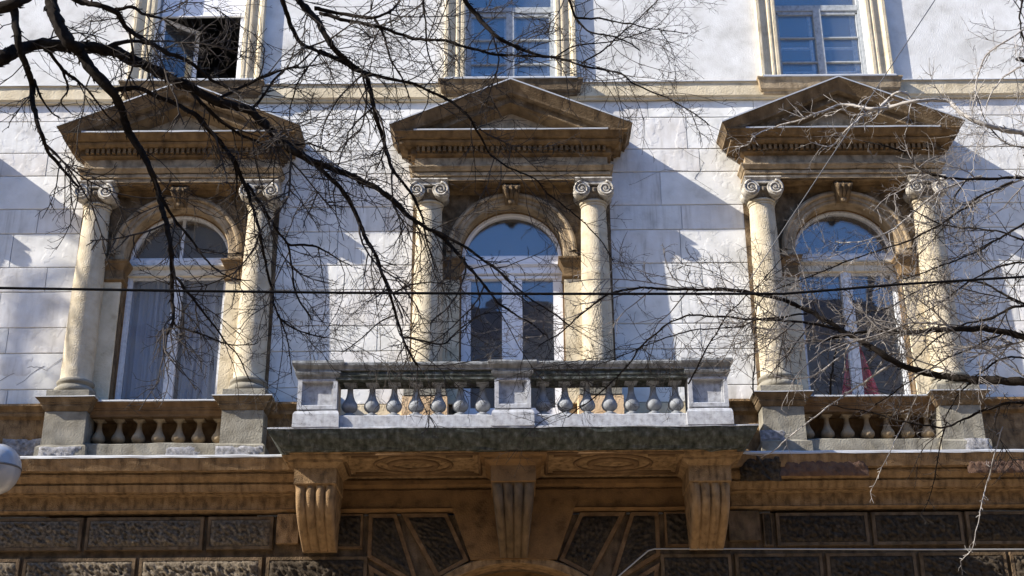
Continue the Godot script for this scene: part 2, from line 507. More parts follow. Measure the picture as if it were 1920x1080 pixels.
# ---------------------------------------------------------------- rusticated ground floor
# A block with a smooth drafted margin round a rock-faced panel. p: four corners (left top, right top, right bottom, left bottom).
func rustic(parent: Node3D, p: Array, zb: float, margin := 0.055, seed_ := 0, border := "rust_margin") -> void:
	var st := mb()
	var c: Vector2 = (p[0] + p[1] + p[2] + p[3]) / 4.0
	var out := []
	var mid := []
	var inn := []
	for i in 4:
		var q: Vector2 = p[i]
		var a: Vector2 = (p[(i + 1) % 4] - q).normalized()
		var b: Vector2 = (p[(i + 3) % 4] - q).normalized()
		var s := maxf(absf(a.cross(b)), 0.35)
		var d := (a + b) / s
		out.append(Vector3(q.x + d.x * 0.018, q.y + d.y * 0.018, zb - 0.06))
		mid.append(Vector3(q.x + d.x * 0.026, q.y + d.y * 0.026, zb))
		inn.append(Vector3(q.x + d.x * margin, q.y + d.y * margin, zb))
	for i in 4:
		var k := (i + 1) % 4
		quad(st, out[i], out[k], mid[k], mid[i])
		quad(st, mid[i], mid[k], inn[k], inn[i])
	var s := build(st, "rusticated_stone", M[border], parent)
	st = mb()
	st.set_smooth_group(1)
	var w: float = (inn[1] - inn[0]).length()
	var h: float = (inn[3] - inn[0]).length()
	var nu := int(clampf(w / 0.022, 8, 70))
	var nv := int(clampf(h / 0.022, 6, 26))
	var g := []
	for v in nv + 1:
		var row := []
		for u in nu + 1:
			var fu := float(u) / nu
			var fv := float(v) / nv
			var q: Vector3 = inn[0].lerp(inn[1], fu).lerp(inn[3].lerp(inn[2], fu), fv)
			var edge := minf(minf(fu, 1 - fu) * w, minf(fv, 1 - fv) * h)
			var rise := clampf(edge / 0.04, 0, 1)
			var d := 0.0
			if rise > 0:
				d = -0.012 + rise * (0.02 + 0.05 * absf(jn.get_noise_3d(q.x * 170 + seed_ * 31, q.y * 240, 3)) + 0.055 * jn.get_noise_3d(q.x * 330, q.y * 560, 7 + seed_) + 0.045 * jn.get_noise_3d(q.x * 800, q.y * 1100, 17))
			else:
				d = -0.012
			row.append(q + Vector3(0, 0, d))
		g.append(row)
	for v in nv:
		for u in nu:
			quad(st, g[v][u], g[v][u + 1], g[v + 1][u + 1], g[v + 1][u])
	build(st, "rock_face", M.rough_rock_pale if c.x < -2.5 else M.rough_rock, s)

func base_storey() -> void:
	var st := mb()
	for s in [[-11.0, -1.5], [1.5, 11.0]]:
		box(st, Vector3(s[0], 0.0, -0.45), Vector3(s[1], 5.55, 0.055))
	# spandrel over the doorway arch, centre (0, 3.45), opening radius 1.5
	var n := 24
	for k in n:
		var u := PI * k / n
		var v := PI * (k + 1) / n
		var a := Vector3(cos(u) * 1.5, 3.45 + sin(u) * 1.5, 0.055)
		var b := Vector3(cos(v) * 1.5, 3.45 + sin(v) * 1.5, 0.055)
		quad(st, Vector3(b.x, 5.55, 0.055), Vector3(a.x, 5.55, 0.055), a, b)
		quad(st, b, a, Vector3(a.x, a.y, -0.45), Vector3(b.x, b.y, -0.45))
	var wall := build(st, "base_wall", M.rust_margin, B)
	st = mb()
	box(st, Vector3(-1.5, 0.0, -0.5), Vector3(1.5, 5.0, -0.4))
	build(st, "doorway_panel", M.soffit_paint, B)
	# archivolt of the doorway
	st = mb()
	arch(st, 0, 3.45, [Vector2(1.49, -0.2), Vector2(1.49, 0.13), Vector2(1.5, 0.145), Vector2(1.585, 0.145), Vector2(1.6, 0.13), Vector2(1.6, 0.05)], 48)
	build(st, "doorway_arch", M.ochre, B)
	# courses
	var k := 0
	for row in 4:
		var y1 := 5.567 - row * 0.498
		var y0 := y1 - 0.453
		var cuts: Array
		if row % 2 == 0:
			cuts = [-10.9, -9.4, -7.55, -5.24, -3.76, -2.91] if row == 0 else [-10.9, -9.4, -7.55, -5.24, -3.76, -2.2]
		else:
			cuts = [-10.9, -9.6, -8.0, -5.95, -4.55, -3.02, -1.75]
		for i in cuts.size() - 1:
			k += 1
			var b: float = cuts[i + 1]
			rustic(wall, [Vector2(cuts[i], y1), Vector2(b, y1), Vector2(b, y0), Vector2(cuts[i], y0)], 0.115, 0.065, k)
		if row % 2 == 0:
			cuts = [3.02, 3.18, 4.35, 5.5, 6.7, 8.1, 9.4, 10.9] if row == 0 else [2.2, 3.6, 5.0, 6.4, 8.0, 9.4, 10.9]
		else:
			cuts = [1.75, 2.65, 3.75, 4.88, 5.97, 7.2, 8.5, 9.7, 10.9]
		for i in cuts.size() - 1:
			k += 1
			rustic(wall, [Vector2(cuts[i], y1), Vector2(cuts[i + 1], y1), Vector2(cuts[i + 1], y0), Vector2(cuts[i], y0)], 0.115, 0.065 if cuts[i + 1] - cuts[i] > 0.3 else 0.04, k)
	# smooth block beside each outer bracket
	for s in [[-2.89, -2.62], [2.62, 3.0]]:
		st = mb()
		cbox(st, Vector3(s[0], 5.2, 0.05), Vector3(s[1], 5.57, 0.135))
		build(st, "smooth_stone", M.ochre if s[0] < 0 else M.rust_margin, wall)
	# voussoirs: radial joints from the arch centre, cut off level by the frieze and the courses
	for s in [-1, 1]:
		var a0 := Vector2(s * 0.515, 4.975)
		var a1 := Vector2(s * 0.80, 5.594)
		var b0 := Vector2(s * 0.94, 4.745)
		var b1 := Vector2(s * 1.42, 5.594)
		var c0 := Vector2(s * 1.26, 4.435)
		var c1 := Vector2(s * 1.80, 5.02)
		var ctop := Vector2(s * 1.80, 5.594)
		if s > 0:
			rustic(wall, [a1, b1, b0, a0], 0.10, 0.075, 61, "ochre_deep")
			rustic(wall, [b1, ctop, c1, b0.lerp(c0, 0.45)], 0.10, 0.075, 62, "ochre_deep")
			rustic(wall, [b0.lerp(c0, 0.5), c1 + Vector2(0, -0.02), Vector2(1.72, 4.6), c0], 0.10, 0.075, 63, "ochre_deep")
			rustic(wall, [Vector2(1.82, 5.594), Vector2(2.24, 5.594), Vector2(2.24, 5.12), Vector2(1.82, 5.12)], 0.10, 0.05, 64, "ochre_deep")
		else:
			rustic(wall, [b1, a1, a0, b0], 0.10, 0.075, 71, "ochre_deep")
			rustic(wall, [ctop, b1, b0.lerp(c0, 0.45), c1], 0.10, 0.075, 72, "ochre_deep")
			rustic(wall, [c1 + Vector2(0, -0.02), b0.lerp(c0, 0.5), c0, Vector2(-1.72, 4.6)], 0.10, 0.075, 73, "ochre_deep")
			rustic(wall, [Vector2(-2.24, 5.594), Vector2(-1.82, 5.594), Vector2(-1.82, 5.12), Vector2(-2.24, 5.12)], 0.10, 0.05, 74, "ochre_deep")
	# the smooth keystone wedge behind the middle bracket
	st = mb()
	var f := [Vector3(-0.83, 5.84, 0.165), Vector3(0.83, 5.84, 0.165), Vector3(0.52, 4.985, 0.165), Vector3(-0.52, 4.985, 0.165)]
	quad(st, f[0], f[1], f[2], f[3])
	for i in 4:
		var a: Vector3 = f[i]
		var b: Vector3 = f[(i + 1) % 4]
		quad(st, Vector3(a.x, a.y, 0.05), Vector3(b.x, b.y, 0.05), b, a)
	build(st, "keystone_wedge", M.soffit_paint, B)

# ---------------------------------------------------------------- a window bay of the main floor
func volute(st: SurfaceTool, c: Vector3, r: float, hand: float) -> void:
	# disc, spiral ridge and eye
	lathe_z(st, c, [Vector2(0, 0.0), Vector2(r * 0.96, 0.0), Vector2(r, -0.012), Vector2(r, -0.15)], 20)
	var pts := []
	var rad := []
	var n := 44
	for i in n + 1:
		var t := float(i) / n
		var a := PI * 0.5 + hand * t * TAU * 2.1
		var q := r * lerpf(0.95, 0.16, pow(t, 0.85))
		pts.append(c + Vector3(cos(a) * q, sin(a) * q, 0.006))
		rad.append(lerpf(0.017, 0.009, t))
	tube(st, pts, rad, 6)
	lathe_z(st, c, [Vector2(0, 0.024), Vector2(r * 0.14, 0.02), Vector2(r * 0.2, 0.0)], 10)

func lathe_z(st: SurfaceTool, c: Vector3, prof: Array, seg := 16) -> void:
	for i in prof.size() - 1:
		var p: Vector2 = prof[i]
		var q: Vector2 = prof[i + 1]
		st.set_smooth_group(i + 2)
		for k in seg:
			var u := TAU * k / seg
			var v := TAU * (k + 1) / seg
			quad(st, c + Vector3(cos(v) * p.x, sin(v) * p.x, p.y), c + Vector3(cos(u) * p.x, sin(u) * p.x, p.y), c + Vector3(cos(u) * q.x, sin(u) * q.x, q.y), c + Vector3(cos(v) * q.x, sin(v) * q.x, q.y))
	st.set_smooth_group(-1)

func column(at: Vector3) -> void:
	var cz := 0.125
	var c := at + Vector3(0, 0, cz)
	var st := mb()
	var pr := []
	for i in 15:
		var t := i / 14.0
		var r := 0.166 + 0.034 * sin(minf(1.0, t * 1.25) * PI * 0.5)
		pr.append(Vector2(r + jn.get_noise_2d(t * 90, at.x * 70) * 0.003, lerpf(9.69, 7.31, t)))
	pr.append(Vector2(0.215, 7.275))
	lathe(st, c, pr, 36)
	var col := build(st, "column", M.cream, B)
	# base: two rolls on a square plinth
	st = mb()
	lathe(st, c, [Vector2(0.215, 7.285), Vector2(0.232, 7.27), Vector2(0.236, 7.25), Vector2(0.228, 7.232), Vector2(0.214, 7.222), Vector2(0.21, 7.205), Vector2(0.232, 7.19), Vector2(0.255, 7.168), Vector2(0.262, 7.14), Vector2(0.25, 7.112), Vector2(0.235, 7.1)], 28)
	cbox(st, at + Vector3(-0.265, 6.99, 0.0), at + Vector3(0.265, 7.1, cz + 0.265), 0.008)
	build(st, "column_base", M.pedestal_stone, col)
	# capital: neck rings, echinus, volutes, abacus
	st = mb()
	lathe(st, c, [Vector2(0.17, 9.765), Vector2(0.186, 9.758), Vector2(0.192, 9.745), Vector2(0.186, 9.73), Vector2(0.172, 9.725), Vector2(0.168, 9.715), Vector2(0.178, 9.708), Vector2(0.176, 9.692), Vector2(0.166, 9.688)], 28)
	build(st, "neck_ring", M.cream, col)
	st = mb()
	lathe(st, c, [Vector2(0.15, 9.93), Vector2(0.215, 9.915), Vector2(0.222, 9.88), Vector2(0.2, 9.835), Vector2(0.172, 9.80), Vector2(0.168, 9.76)], 28)
	for i in 7:   # egg carvings round the front of the echinus
		var a := PI * (0.5 + (i - 3) * 0.115)
		var e := c + Vector3(cos(a) * 0.212, 9.872, sin(a) * 0.212)
		lathe(st, e, [Vector2(0.0, 0.035), Vector2(0.02, 0.026), Vector2(0.027, 0.0), Vector2(0.02, -0.028), Vector2(0.0, -0.038)], 8)
	for i in 5:   # small leaves on the neck
		var a2 := PI * (0.5 + (i - 2) * 0.2)
		lathe(st, c + Vector3(cos(a2) * 0.172, 9.80, sin(a2) * 0.172), [Vector2(0.0, 0.032), Vector2(0.018, 0.02), Vector2(0.014, -0.015), Vector2(0.0, -0.032)], 8)
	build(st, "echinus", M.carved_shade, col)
	st = mb()
	for s in [-1, 1]:
		volute(st, at + Vector3(s * 0.16, 9.885, cz + 0.235), 0.112, -s)
		# cushion running back to the wall
		var roll := []
		var rr := []
		for i in 5:
			roll.append(at + Vector3(s * 0.16, 9.885, lerpf(cz + 0.2, 0.02, i / 4.0)))
			rr.append(0.105 - 0.03 * sin(i / 4.0 * PI))
		tube(st, roll, rr, 14)
	cbox(st, at + Vector3(-0.16, 9.955, 0.0), at + Vector3(0.16, 9.995, cz + 0.225), 0.006)
	mould(st, at.x - 0.215, at.x + 0.215, cz + 0.215, 0.0, [Vector2(0.03, 10.052), Vector2(0.035, 10.035), Vector2(0.015, 10.012), Vector2(0.0, 9.993)], 0.004)
	build(st, "capital", M.capital_stone, col)

func pedestal(at: Vector3, plain_block: bool) -> void:
	var st := mb()
	if plain_block:   # behind the balcony: a painted block with one sunk line
		mould(st, at.x - 0.27, at.x + 0.27, 0.37, 0.0, [Vector2(0.0, 6.992), Vector2(0.012, 6.985), Vector2(0.012, 6.73), Vector2(0.0, 6.722), Vector2(-0.012, 6.715), Vector2(0.0, 6.70), Vector2(0.0, 6.3)], 0.005)
		build(st, "pedestal", M.peach, B)
		return
	mould(st, at.x - 0.26, at.x + 0.26, 0.36, 0.0, [Vector2(0.03, 6.992), Vector2(0.105, 6.985), Vector2(0.105, 6.972), Vector2(0.085, 6.955), Vector2(0.06, 6.925), Vector2(0.058, 6.912), Vector2(0.045, 6.905), Vector2(0.045, 6.885), Vector2(0.03, 6.86), Vector2(0.012, 6.835), Vector2(0.0, 6.83)], 0.006)
	var p := build(st, "pedestal", M.dirty_stone, B)
	st = mb()
	mould(st, at.x - 0.26, at.x + 0.26, 0.36, 0.0, [Vector2(-0.004, 6.829), Vector2(0.0, 6.82), Vector2(0.0, 6.39)], 0.010)
	build(st, "dado", M.pedestal_stone, p)
	st = mb()
	mould(st, at.x - 0.26, at.x + 0.26, 0.36, 0.0, [Vector2(0.02, 6.388), Vector2(0.05, 6.36), Vector2(0.055, 6.2)], 0.02)
	build(st, "plinth", M.pedestal_stone, p)
	st = mb()
	mould(st, at.x - 0.26, at.x + 0.26, 0.36, 0.0, [Vector2(0.04, 7.002), Vector2(0.114, 6.996), Vector2(0.115, 6.984)], 0.006)
	build(st, "flashing", M.zinc, p)

func baluster(st: SurfaceTool, c: Vector3, y0: float, y1: float, r: float) -> void:
	var h := y1 - y0
	var pr := []
	for q in [[0.60, 1.0], [0.66, 0.965], [0.60, 0.93], [0.38, 0.90], [0.35, 0.84], [0.37, 0.74], [0.47, 0.62], [0.64, 0.52], [0.86, 0.44], [0.98, 0.37], [0.99, 0.32], [0.88, 0.25], [0.62, 0.20], [0.42, 0.17], [0.40, 0.15], [0.58, 0.125], [0.82, 0.10], [0.82, 0.055]]:
		pr.append(Vector2(q[0] * r, y0 + h * q[1]))
	lathe(st, c, pr, 16)
	cbox(st, c + Vector3(-r * 0.86, y0, -r * 0.86), c + Vector3(r * 0.86, y0 + h * 0.055, r * 0.86), 0.004)
	cbox(st, c + Vector3(-r * 0.78, y1 - h * 0.045, -r * 0.78), c + Vector3(r * 0.78, y1, r * 0.78), 0.004)

func bay(o: Vector3, i: int) -> void:
	# back panel of the aedicule with the arched opening: half width 0.69, arch centre y 9.10, radius 0.69
	var st := mb()
	var low := 6.93 if i != 1 else 6.2
	var cy := 9.10
	var r := 0.69
	for s in [-1, 1]:
		var xa: float = minf(s * 1.33, s * r)
		var xb: float = maxf(s * 1.33, s * r)
		box(st, o + Vector3(xa, low, -0.5), o + Vector3(xb, cy, 0.03))
	var n := 32
	for k in n:
		var u := PI * k / n
		var v := PI * (k + 1) / n
		var a := o + Vector3(cos(u) * r, cy + sin(u) * r, 0.03)
		var b := o + Vector3(cos(v) * r, cy + sin(v) * r, 0.03)
		quad(st, Vector3(b.x, 10.06, 0.03), Vector3(a.x, 10.06, 0.03), a, b)
		quad(st, b, a, Vector3(a.x, a.y, -0.5), Vector3(b.x, b.y, -0.5))
	for s in [-1, 1]:
		var xa2: float = minf(s * 1.33, s * r)
		var xb2: float = maxf(s * 1.33, s * r)
		box(st, o + Vector3(xa2, cy, -0.5), o + Vector3(xb2, 10.06, 0.03))
	var panel := build(st, "window_surround", M.dirty_stone, B)
	# archivolt
	st = mb()
	arch(st, o.x, cy, [Vector2(0.688, -0.14), Vector2(0.688, 0.055), Vector2(0.70, 0.066), Vector2(0.745, 0.066), Vector2(0.748, 0.082), Vector2(0.80, 0.082), Vector2(0.803, 0.105), Vector2(0.815, 0.118), Vector2(0.84, 0.118), Vector2(0.855, 0.1), Vector2(0.87, 0.085), Vector2(0.872, 0.028)], 40, 0.0, PI)
	for s in [-1, 1]:   # short stilts down to the imposts
		cbox(st, o + Vector3(minf(s * 0.688, s * 0.872), 8.99, -0.14), o + Vector3(maxf(s * 0.688, s * 0.872), cy, 0.075), 0.004)
	build(st, "archivolt", M.entablature_stone, panel)
	# ochre reveal lining
	st = mb()
	arch(st, o.x, cy, [Vector2(0.672, -0.2), Vector2(0.672, -0.138), Vector2(0.69, -0.138)], 40)
	for s in [-1, 1]:
		box(st, o + Vector3(minf(s * 0.672, s * 0.694), 6.3, -0.2), o + Vector3(maxf(s * 0.672, s * 0.694), cy, -0.138))
	build(st, "reveal", M.ochre, panel)
	# piers with impost blocks
	for s in [-1, 1]:
		st = mb()
		cbox(st, o + Vector3(minf(s * 0.69, s * 0.93), 6.98, 0.0), o + Vector3(maxf(s * 0.69, s * 0.93), 8.7, 0.07), 0.006)
		build(st, "pier", M.cream_light, panel)
		st = mb()
		mould(st, o.x + minf(s * 0.69, s * 0.95), o.x + maxf(s * 0.69, s * 0.95), 0.07, -0.14, [Vector2(0.0, 9.01), Vector2(0.075, 9.0), Vector2(0.075, 8.975), Vector2(0.055, 8.95), Vector2(0.05, 8.93), Vector2(0.02, 8.88), Vector2(0.012, 8.865), Vector2(0.012, 8.76), Vector2(0.03, 8.75), Vector2(0.03, 8.725), Vector2(0.008, 8.705), Vector2(0.0, 8.7)], 0.004)
		build(st, "impost", M.ochre_dark, panel)
	# keystone with a carved scroll and leaf
	st = mb()
	var k0 := o + Vector3(0, 0, 0)
	for q in [[0.13, 10.05, 0.20, 0.12, 9.98, 0.27], [0.12, 9.98, 0.27, 0.10, 9.90, 0.24], [0.10, 9.90, 0.24, 0.085, 9.80, 0.15], [0.085, 9.80, 0.15, 0.08, 9.775, 0.09]]:
		var a := k0 + Vector3(-q[0], q[1], q[2])
		var b := k0 + Vector3(q[0], q[1], q[2])
		var c := k0 + Vector3(q[3], q[4], q[5])
		var d := k0 + Vector3(-q[3], q[4], q[5])
		quad(st, a, b, c, d)
		quad(st, Vector3(a.x, a.y, 0.0), a, d, Vector3(d.x, d.y, 0.0))
		quad(st, b, Vector3(b.x, b.y, 0.0), Vector3(c.x, c.y, 0.0), c)
	for s in [-1, 0, 1]:
		tube(st, [k0 + Vector3(s * 0.09, 10.02, 0.235), k0 + Vector3(s * 0.08, 9.95, 0.275), k0 + Vector3(s * 0.06, 9.88, 0.235), k0 + Vector3(s * 0.03, 9.80, 0.15)], [0.02, 0.036, 0.03, 0.016], 8)
	lathe_z(st, k0 + Vector3(0, 9.80, 0.16), [Vector2(0, 0.04), Vector2(0.04, 0.025), Vector2(0.055, -0.02)], 10)
	build(st, "keystone", M.dirty_stone, panel)
	# columns on pedestals
	for s in [-1, 1]:
		column(o + Vector3(s * 1.10, 0, 0))
		pedestal(o + Vector3(s * 1.10, 0, 0), i == 1)
	entablature(o, i)
	if i != 1:
		parapet(o)
	main_window(o, i)

func entablature(o: Vector3, i: int) -> void:
	var st := mb()
	var xa := o.x - 1.3
	var xb := o.x + 1.3
	mould(st, xa, xb, 0.285, 0.0, [Vector2(0.0, 10.43), Vector2(0.0, 10.265), Vector2(0.075, 10.255), Vector2(0.075, 10.235), Vector2(0.055, 10.215), Vector2(0.035, 10.185), Vector2(-0.004, 10.18), Vector2(-0.004, 10.168), Vector2(0.03, 10.162), Vector2(0.03, 10.118), Vector2(-0.004, 10.112), Vector2(0.008, 10.104), Vector2(0.008, 10.056)], 0.006)
	var en := build(st, "entablature", M.entablature_stone, B)
	st = mb()   # soffit panel between the capitals
	box(st, o + Vector3(-0.83, 10.035, 0.02), o + Vector3(0.83, 10.0555, 0.27))
	mould(st, o.x - 0.84, o.x + 0.84, 0.03, 0.0, [Vector2(0.05, 10.034), Vector2(0.04, 9.99), Vector2(0.0, 9.965)], 0.004)
	build(st, "architrave_soffit", M.ochre_dark, en)
	# horizontal cornice
	st = mb()
	mould(st, xa, xb, 0.285, 0.0, [Vector2(0.05, 10.70), Vector2(0.265, 10.688), Vector2(0.265, 10.672), Vector2(0.235, 10.65), Vector2(0.2, 10.612), Vector2(0.19, 10.605), Vector2(0.155, 10.602), Vector2(0.16, 10.585), Vector2(0.15, 10.56), Vector2(0.115, 10.532), Vector2(0.05, 10.53), Vector2(0.05, 10.445), Vector2(0.06, 10.437), Vector2(0.045, 10.42), Vector2(0.01, 10.405), Vector2(0.0, 10.402)], 0.005)
	build(st, "cornice", M.ochre_dark, en)
	st = mb()
	mould(st, xa, xb, 0.55, 0.2, [Vector2(0.264, 10.704), Vector2(0.272, 10.698), Vector2(0.27, 10.68)].map(func(q): return Vector2(q.x - 0.265, q.y)), 0.008)
	build(st, "flashing", M.zinc, en)
	st = mb()
	var n := 36
	for k in n:
		var x := lerpf(xa + 0.01, xb - 0.01, (k + 0.5) / n)
		box(st, Vector3(x - 0.02, 10.455, 0.33), Vector3(x + 0.02, 10.529, 0.385))
	for s in [-1, 1]:
		for k in 3:
			var z := 0.08 + k * 0.09
			var e: float = o.x + s * 1.35
			box(st, Vector3(minf(e, e + s * 0.05), 10.455, z - 0.022), Vector3(maxf(e, e + s * 0.05), 10.529, z + 0.022))
	build(st, "dentil_row", M.ochre_dark, en).set_meta("kind", "stuff")
	# raking cornice: (z, drop below the top line, half length at the end)
	var rk := [[0.30, -0.012, 1.62], [0.605, 0.0, 1.625], [0.605, 0.022, 1.625], [0.575, 0.06, 1.60], [0.525, 0.135, 1.565], [0.515, 0.165, 1.56], [0.505, 0.17, 1.55], [0.43, 0.172, 1.50], [0.43, 0.275, 1.50], [0.40, 0.28, 1.47], [0.365, 0.30, 1.44], [0.335, 0.312, 1.44], [0.30, 0.33, 1.41], [0.25, 0.35, 1.38]]
	var slope := 0.423
	st = mb()
	var bed := mb()
	for s in [-1, 1]:
		var hi := []
		var lo := []
		for q in rk:
			hi.append(Vector3(o.x, 11.445 - q[1], q[0]))
			lo.append(Vector3(o.x + s * q[2], 11.445 - q[1] - slope * q[2], q[0]))
		for j in rk.size() - 1:
			var m := 8
			var keep := st
			if j >= 8:
				st = bed
			for t in m:
				var a: Vector3 = hi[j].lerp(lo[j], float(t) / m)
				var b: Vector3 = hi[j].lerp(lo[j], float(t + 1) / m)
				var c: Vector3 = hi[j + 1].lerp(lo[j + 1], float(t + 1) / m)
				var d: Vector3 = hi[j + 1].lerp(lo[j + 1], float(t) / m)
				if s > 0:
					quad(st, a, b, c, d)
				else:
					quad(st, b, a, d, c)
			var e: Vector3 = lo[j]
			var f: Vector3 = lo[j + 1]
			if s > 0:
				quad(st, e, Vector3(e.x, e.y, 0), Vector3(f.x, f.y, 0), f)
			else:
				quad(st, Vector3(e.x, e.y, 0), e, f, Vector3(f.x, f.y, 0))
			st = keep
		# roof slope behind the flashing
		var h: Vector3 = hi[0]
		var l: Vector3 = lo[0]
		var bk := [Vector3(h.x, h.y + 0.02, 0), Vector3(l.x, l.y + 0.02, 0)]
		if s > 0:
			quad(st, bk[0], bk[1], l, h)
		else:
			quad(st, bk[1], bk[0], h, l)
	var pe := build(st, "pediment", M.dirty_stone, B)
	build(bed, "bed_moulding", M.ochre_dark, pe)
	st = mb()
	for s in [-1, 1]:
		var e0 := Vector3(o.x, 11.452, 0.612)
		var e1 := Vector3(o.x + s * 1.632, 11.452 - slope * 1.632, 0.612)
		var dn := Vector3(0, -0.02, 0)
		var bk2 := Vector3(0, 0.014, -0.5)
		if s > 0:
			quad(st, e0 + bk2, e1 + bk2, e1, e0)
			quad(st, e0, e1, e1 + dn, e0 + dn)
			quad(st, e1, e1 + bk2, e1 + bk2 + dn, e1 + dn)
		else:
			quad(st, e1 + bk2, e0 + bk2, e0, e1)
			quad(st, e1, e0, e0 + dn, e1 + dn)
			quad(st, e1 + bk2, e1, e1 + dn, e1 + bk2 + dn)
	build(st, "flashing", M.zinc, pe)
	st = mb()
	tri(st, o + Vector3(0, 11.11, 0.255), o + Vector3(1.39, 10.52, 0.255), o + Vector3(-1.39, 10.52, 0.255))
	build(st, "tympanum", M.entablature_stone, pe)

func parapet(o: Vector3) -> void:
	var st := mb()
	mould(st, o.x - 0.83, o.x + 0.83, 0.2, -0.2, [Vector2(0.0, 6.99), Vector2(0.105, 6.975), Vector2(0.105, 6.955), Vector2(0.08, 6.93), Vector2(0.055, 6.9), Vector2(0.055, 6.885), Vector2(0.04, 6.875), Vector2(0.045, 6.86), Vector2(0.02, 6.825), Vector2(0.015, 6.80)], 0.005)
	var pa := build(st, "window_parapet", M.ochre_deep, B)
	st = mb()
	mould(st, o.x - 0.74, o.x + 0.74, 0.306, 0.0, [Vector2(0.0, 6.99), Vector2(0.005, 6.98), Vector2(0.004, 6.968)], 0.005)
	build(st, "flashing", M.zinc, pa)
	st = mb()
	mould(st, o.x - 0.83, o.x + 0.83, 0.30, -0.2, [Vector2(0.0, 6.425), Vector2(0.01, 6.415), Vector2(0.012, 6.2)], 0.02)
	build(st, "kerb", M.pedestal_stone, pa)
	st = mb()
	box(st, o + Vector3(-1.33, 5.6, -0.5), o + Vector3(1.33, 6.93, -0.10))
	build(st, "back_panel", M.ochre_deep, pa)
	st = mb()
	baluster(st, Vector3.ZERO, 6.425, 6.80, 0.088)
	st.generate_normals()
	var me := st.commit()
	for k in 7:
		mesh_at(me, "baluster", M.entablature_stone, pa, o + Vector3((k - 3) * 0.252, 0, 0.05))

# ---------------------------------------------------------------- windows
func pane(lo: Vector3, hi: Vector3, parent: Node) -> void:
	var st := mb()
	box(st, Vector3(lo.x, lo.y, lo.z), Vector3(hi.x, hi.y, lo.z + 0.006))
	box(st, Vector3(lo.x, lo.y, lo.z - 0.03), Vector3(hi.x, hi.y, lo.z - 0.024))   # double glazed
	build(st, "pane", M.glass, parent)

func bars(parent: Node, called: String, mat: Material, list: Array, z0: float, z1: float, o: Vector3) -> MeshInstance3D:
	var st := mb()
	for q in list:
		cbox(st, o + Vector3(q[0], q[1], z0), o + Vector3(q[2], q[3], z1), 0.006)
	return build(st, called, mat, parent)

func fan_pane(o: Vector3, r: float, cy: float, z: float, parent: Node) -> void:
	var st := mb()
	var n := 28
	for k in n:
		var u := PI * k / n
		var v := PI * (k + 1) / n
		var a := o + Vector3(cos(u) * r, cy + sin(u) * r, z)
		var b := o + Vector3(cos(v) * r, cy + sin(v) * r, z)
		var c := o + Vector3(0, cy, z)
		var t := Vector3(0, 0, -0.006)
		tri(st, c, b, a)
		tri(st, c + t, a + t, b + t)
		quad(st, a, b, b + t, a + t)
	quad(st, o + Vector3(r, cy, z), o + Vector3(-r, cy, z), o + Vector3(-r, cy, z - 0.006), o + Vector3(r, cy, z - 0.006))
	for k in n:
		var u := PI * k / n
		var v := PI * (k + 1) / n
		var c2 := o + Vector3(0, cy, z - 0.03)
		var a2 := o + Vector3(cos(u) * r, cy + sin(u) * r, z - 0.03)
		var b2 := o + Vector3(cos(v) * r, cy + sin(v) * r, z - 0.03)
		tri(st, c2, b2, a2)
		tri(st, c2 + Vector3(0, 0, -0.006), a2 + Vector3(0, 0, -0.006), b2 + Vector3(0, 0, -0.006))
	build(st, "pane", M.glass, parent)

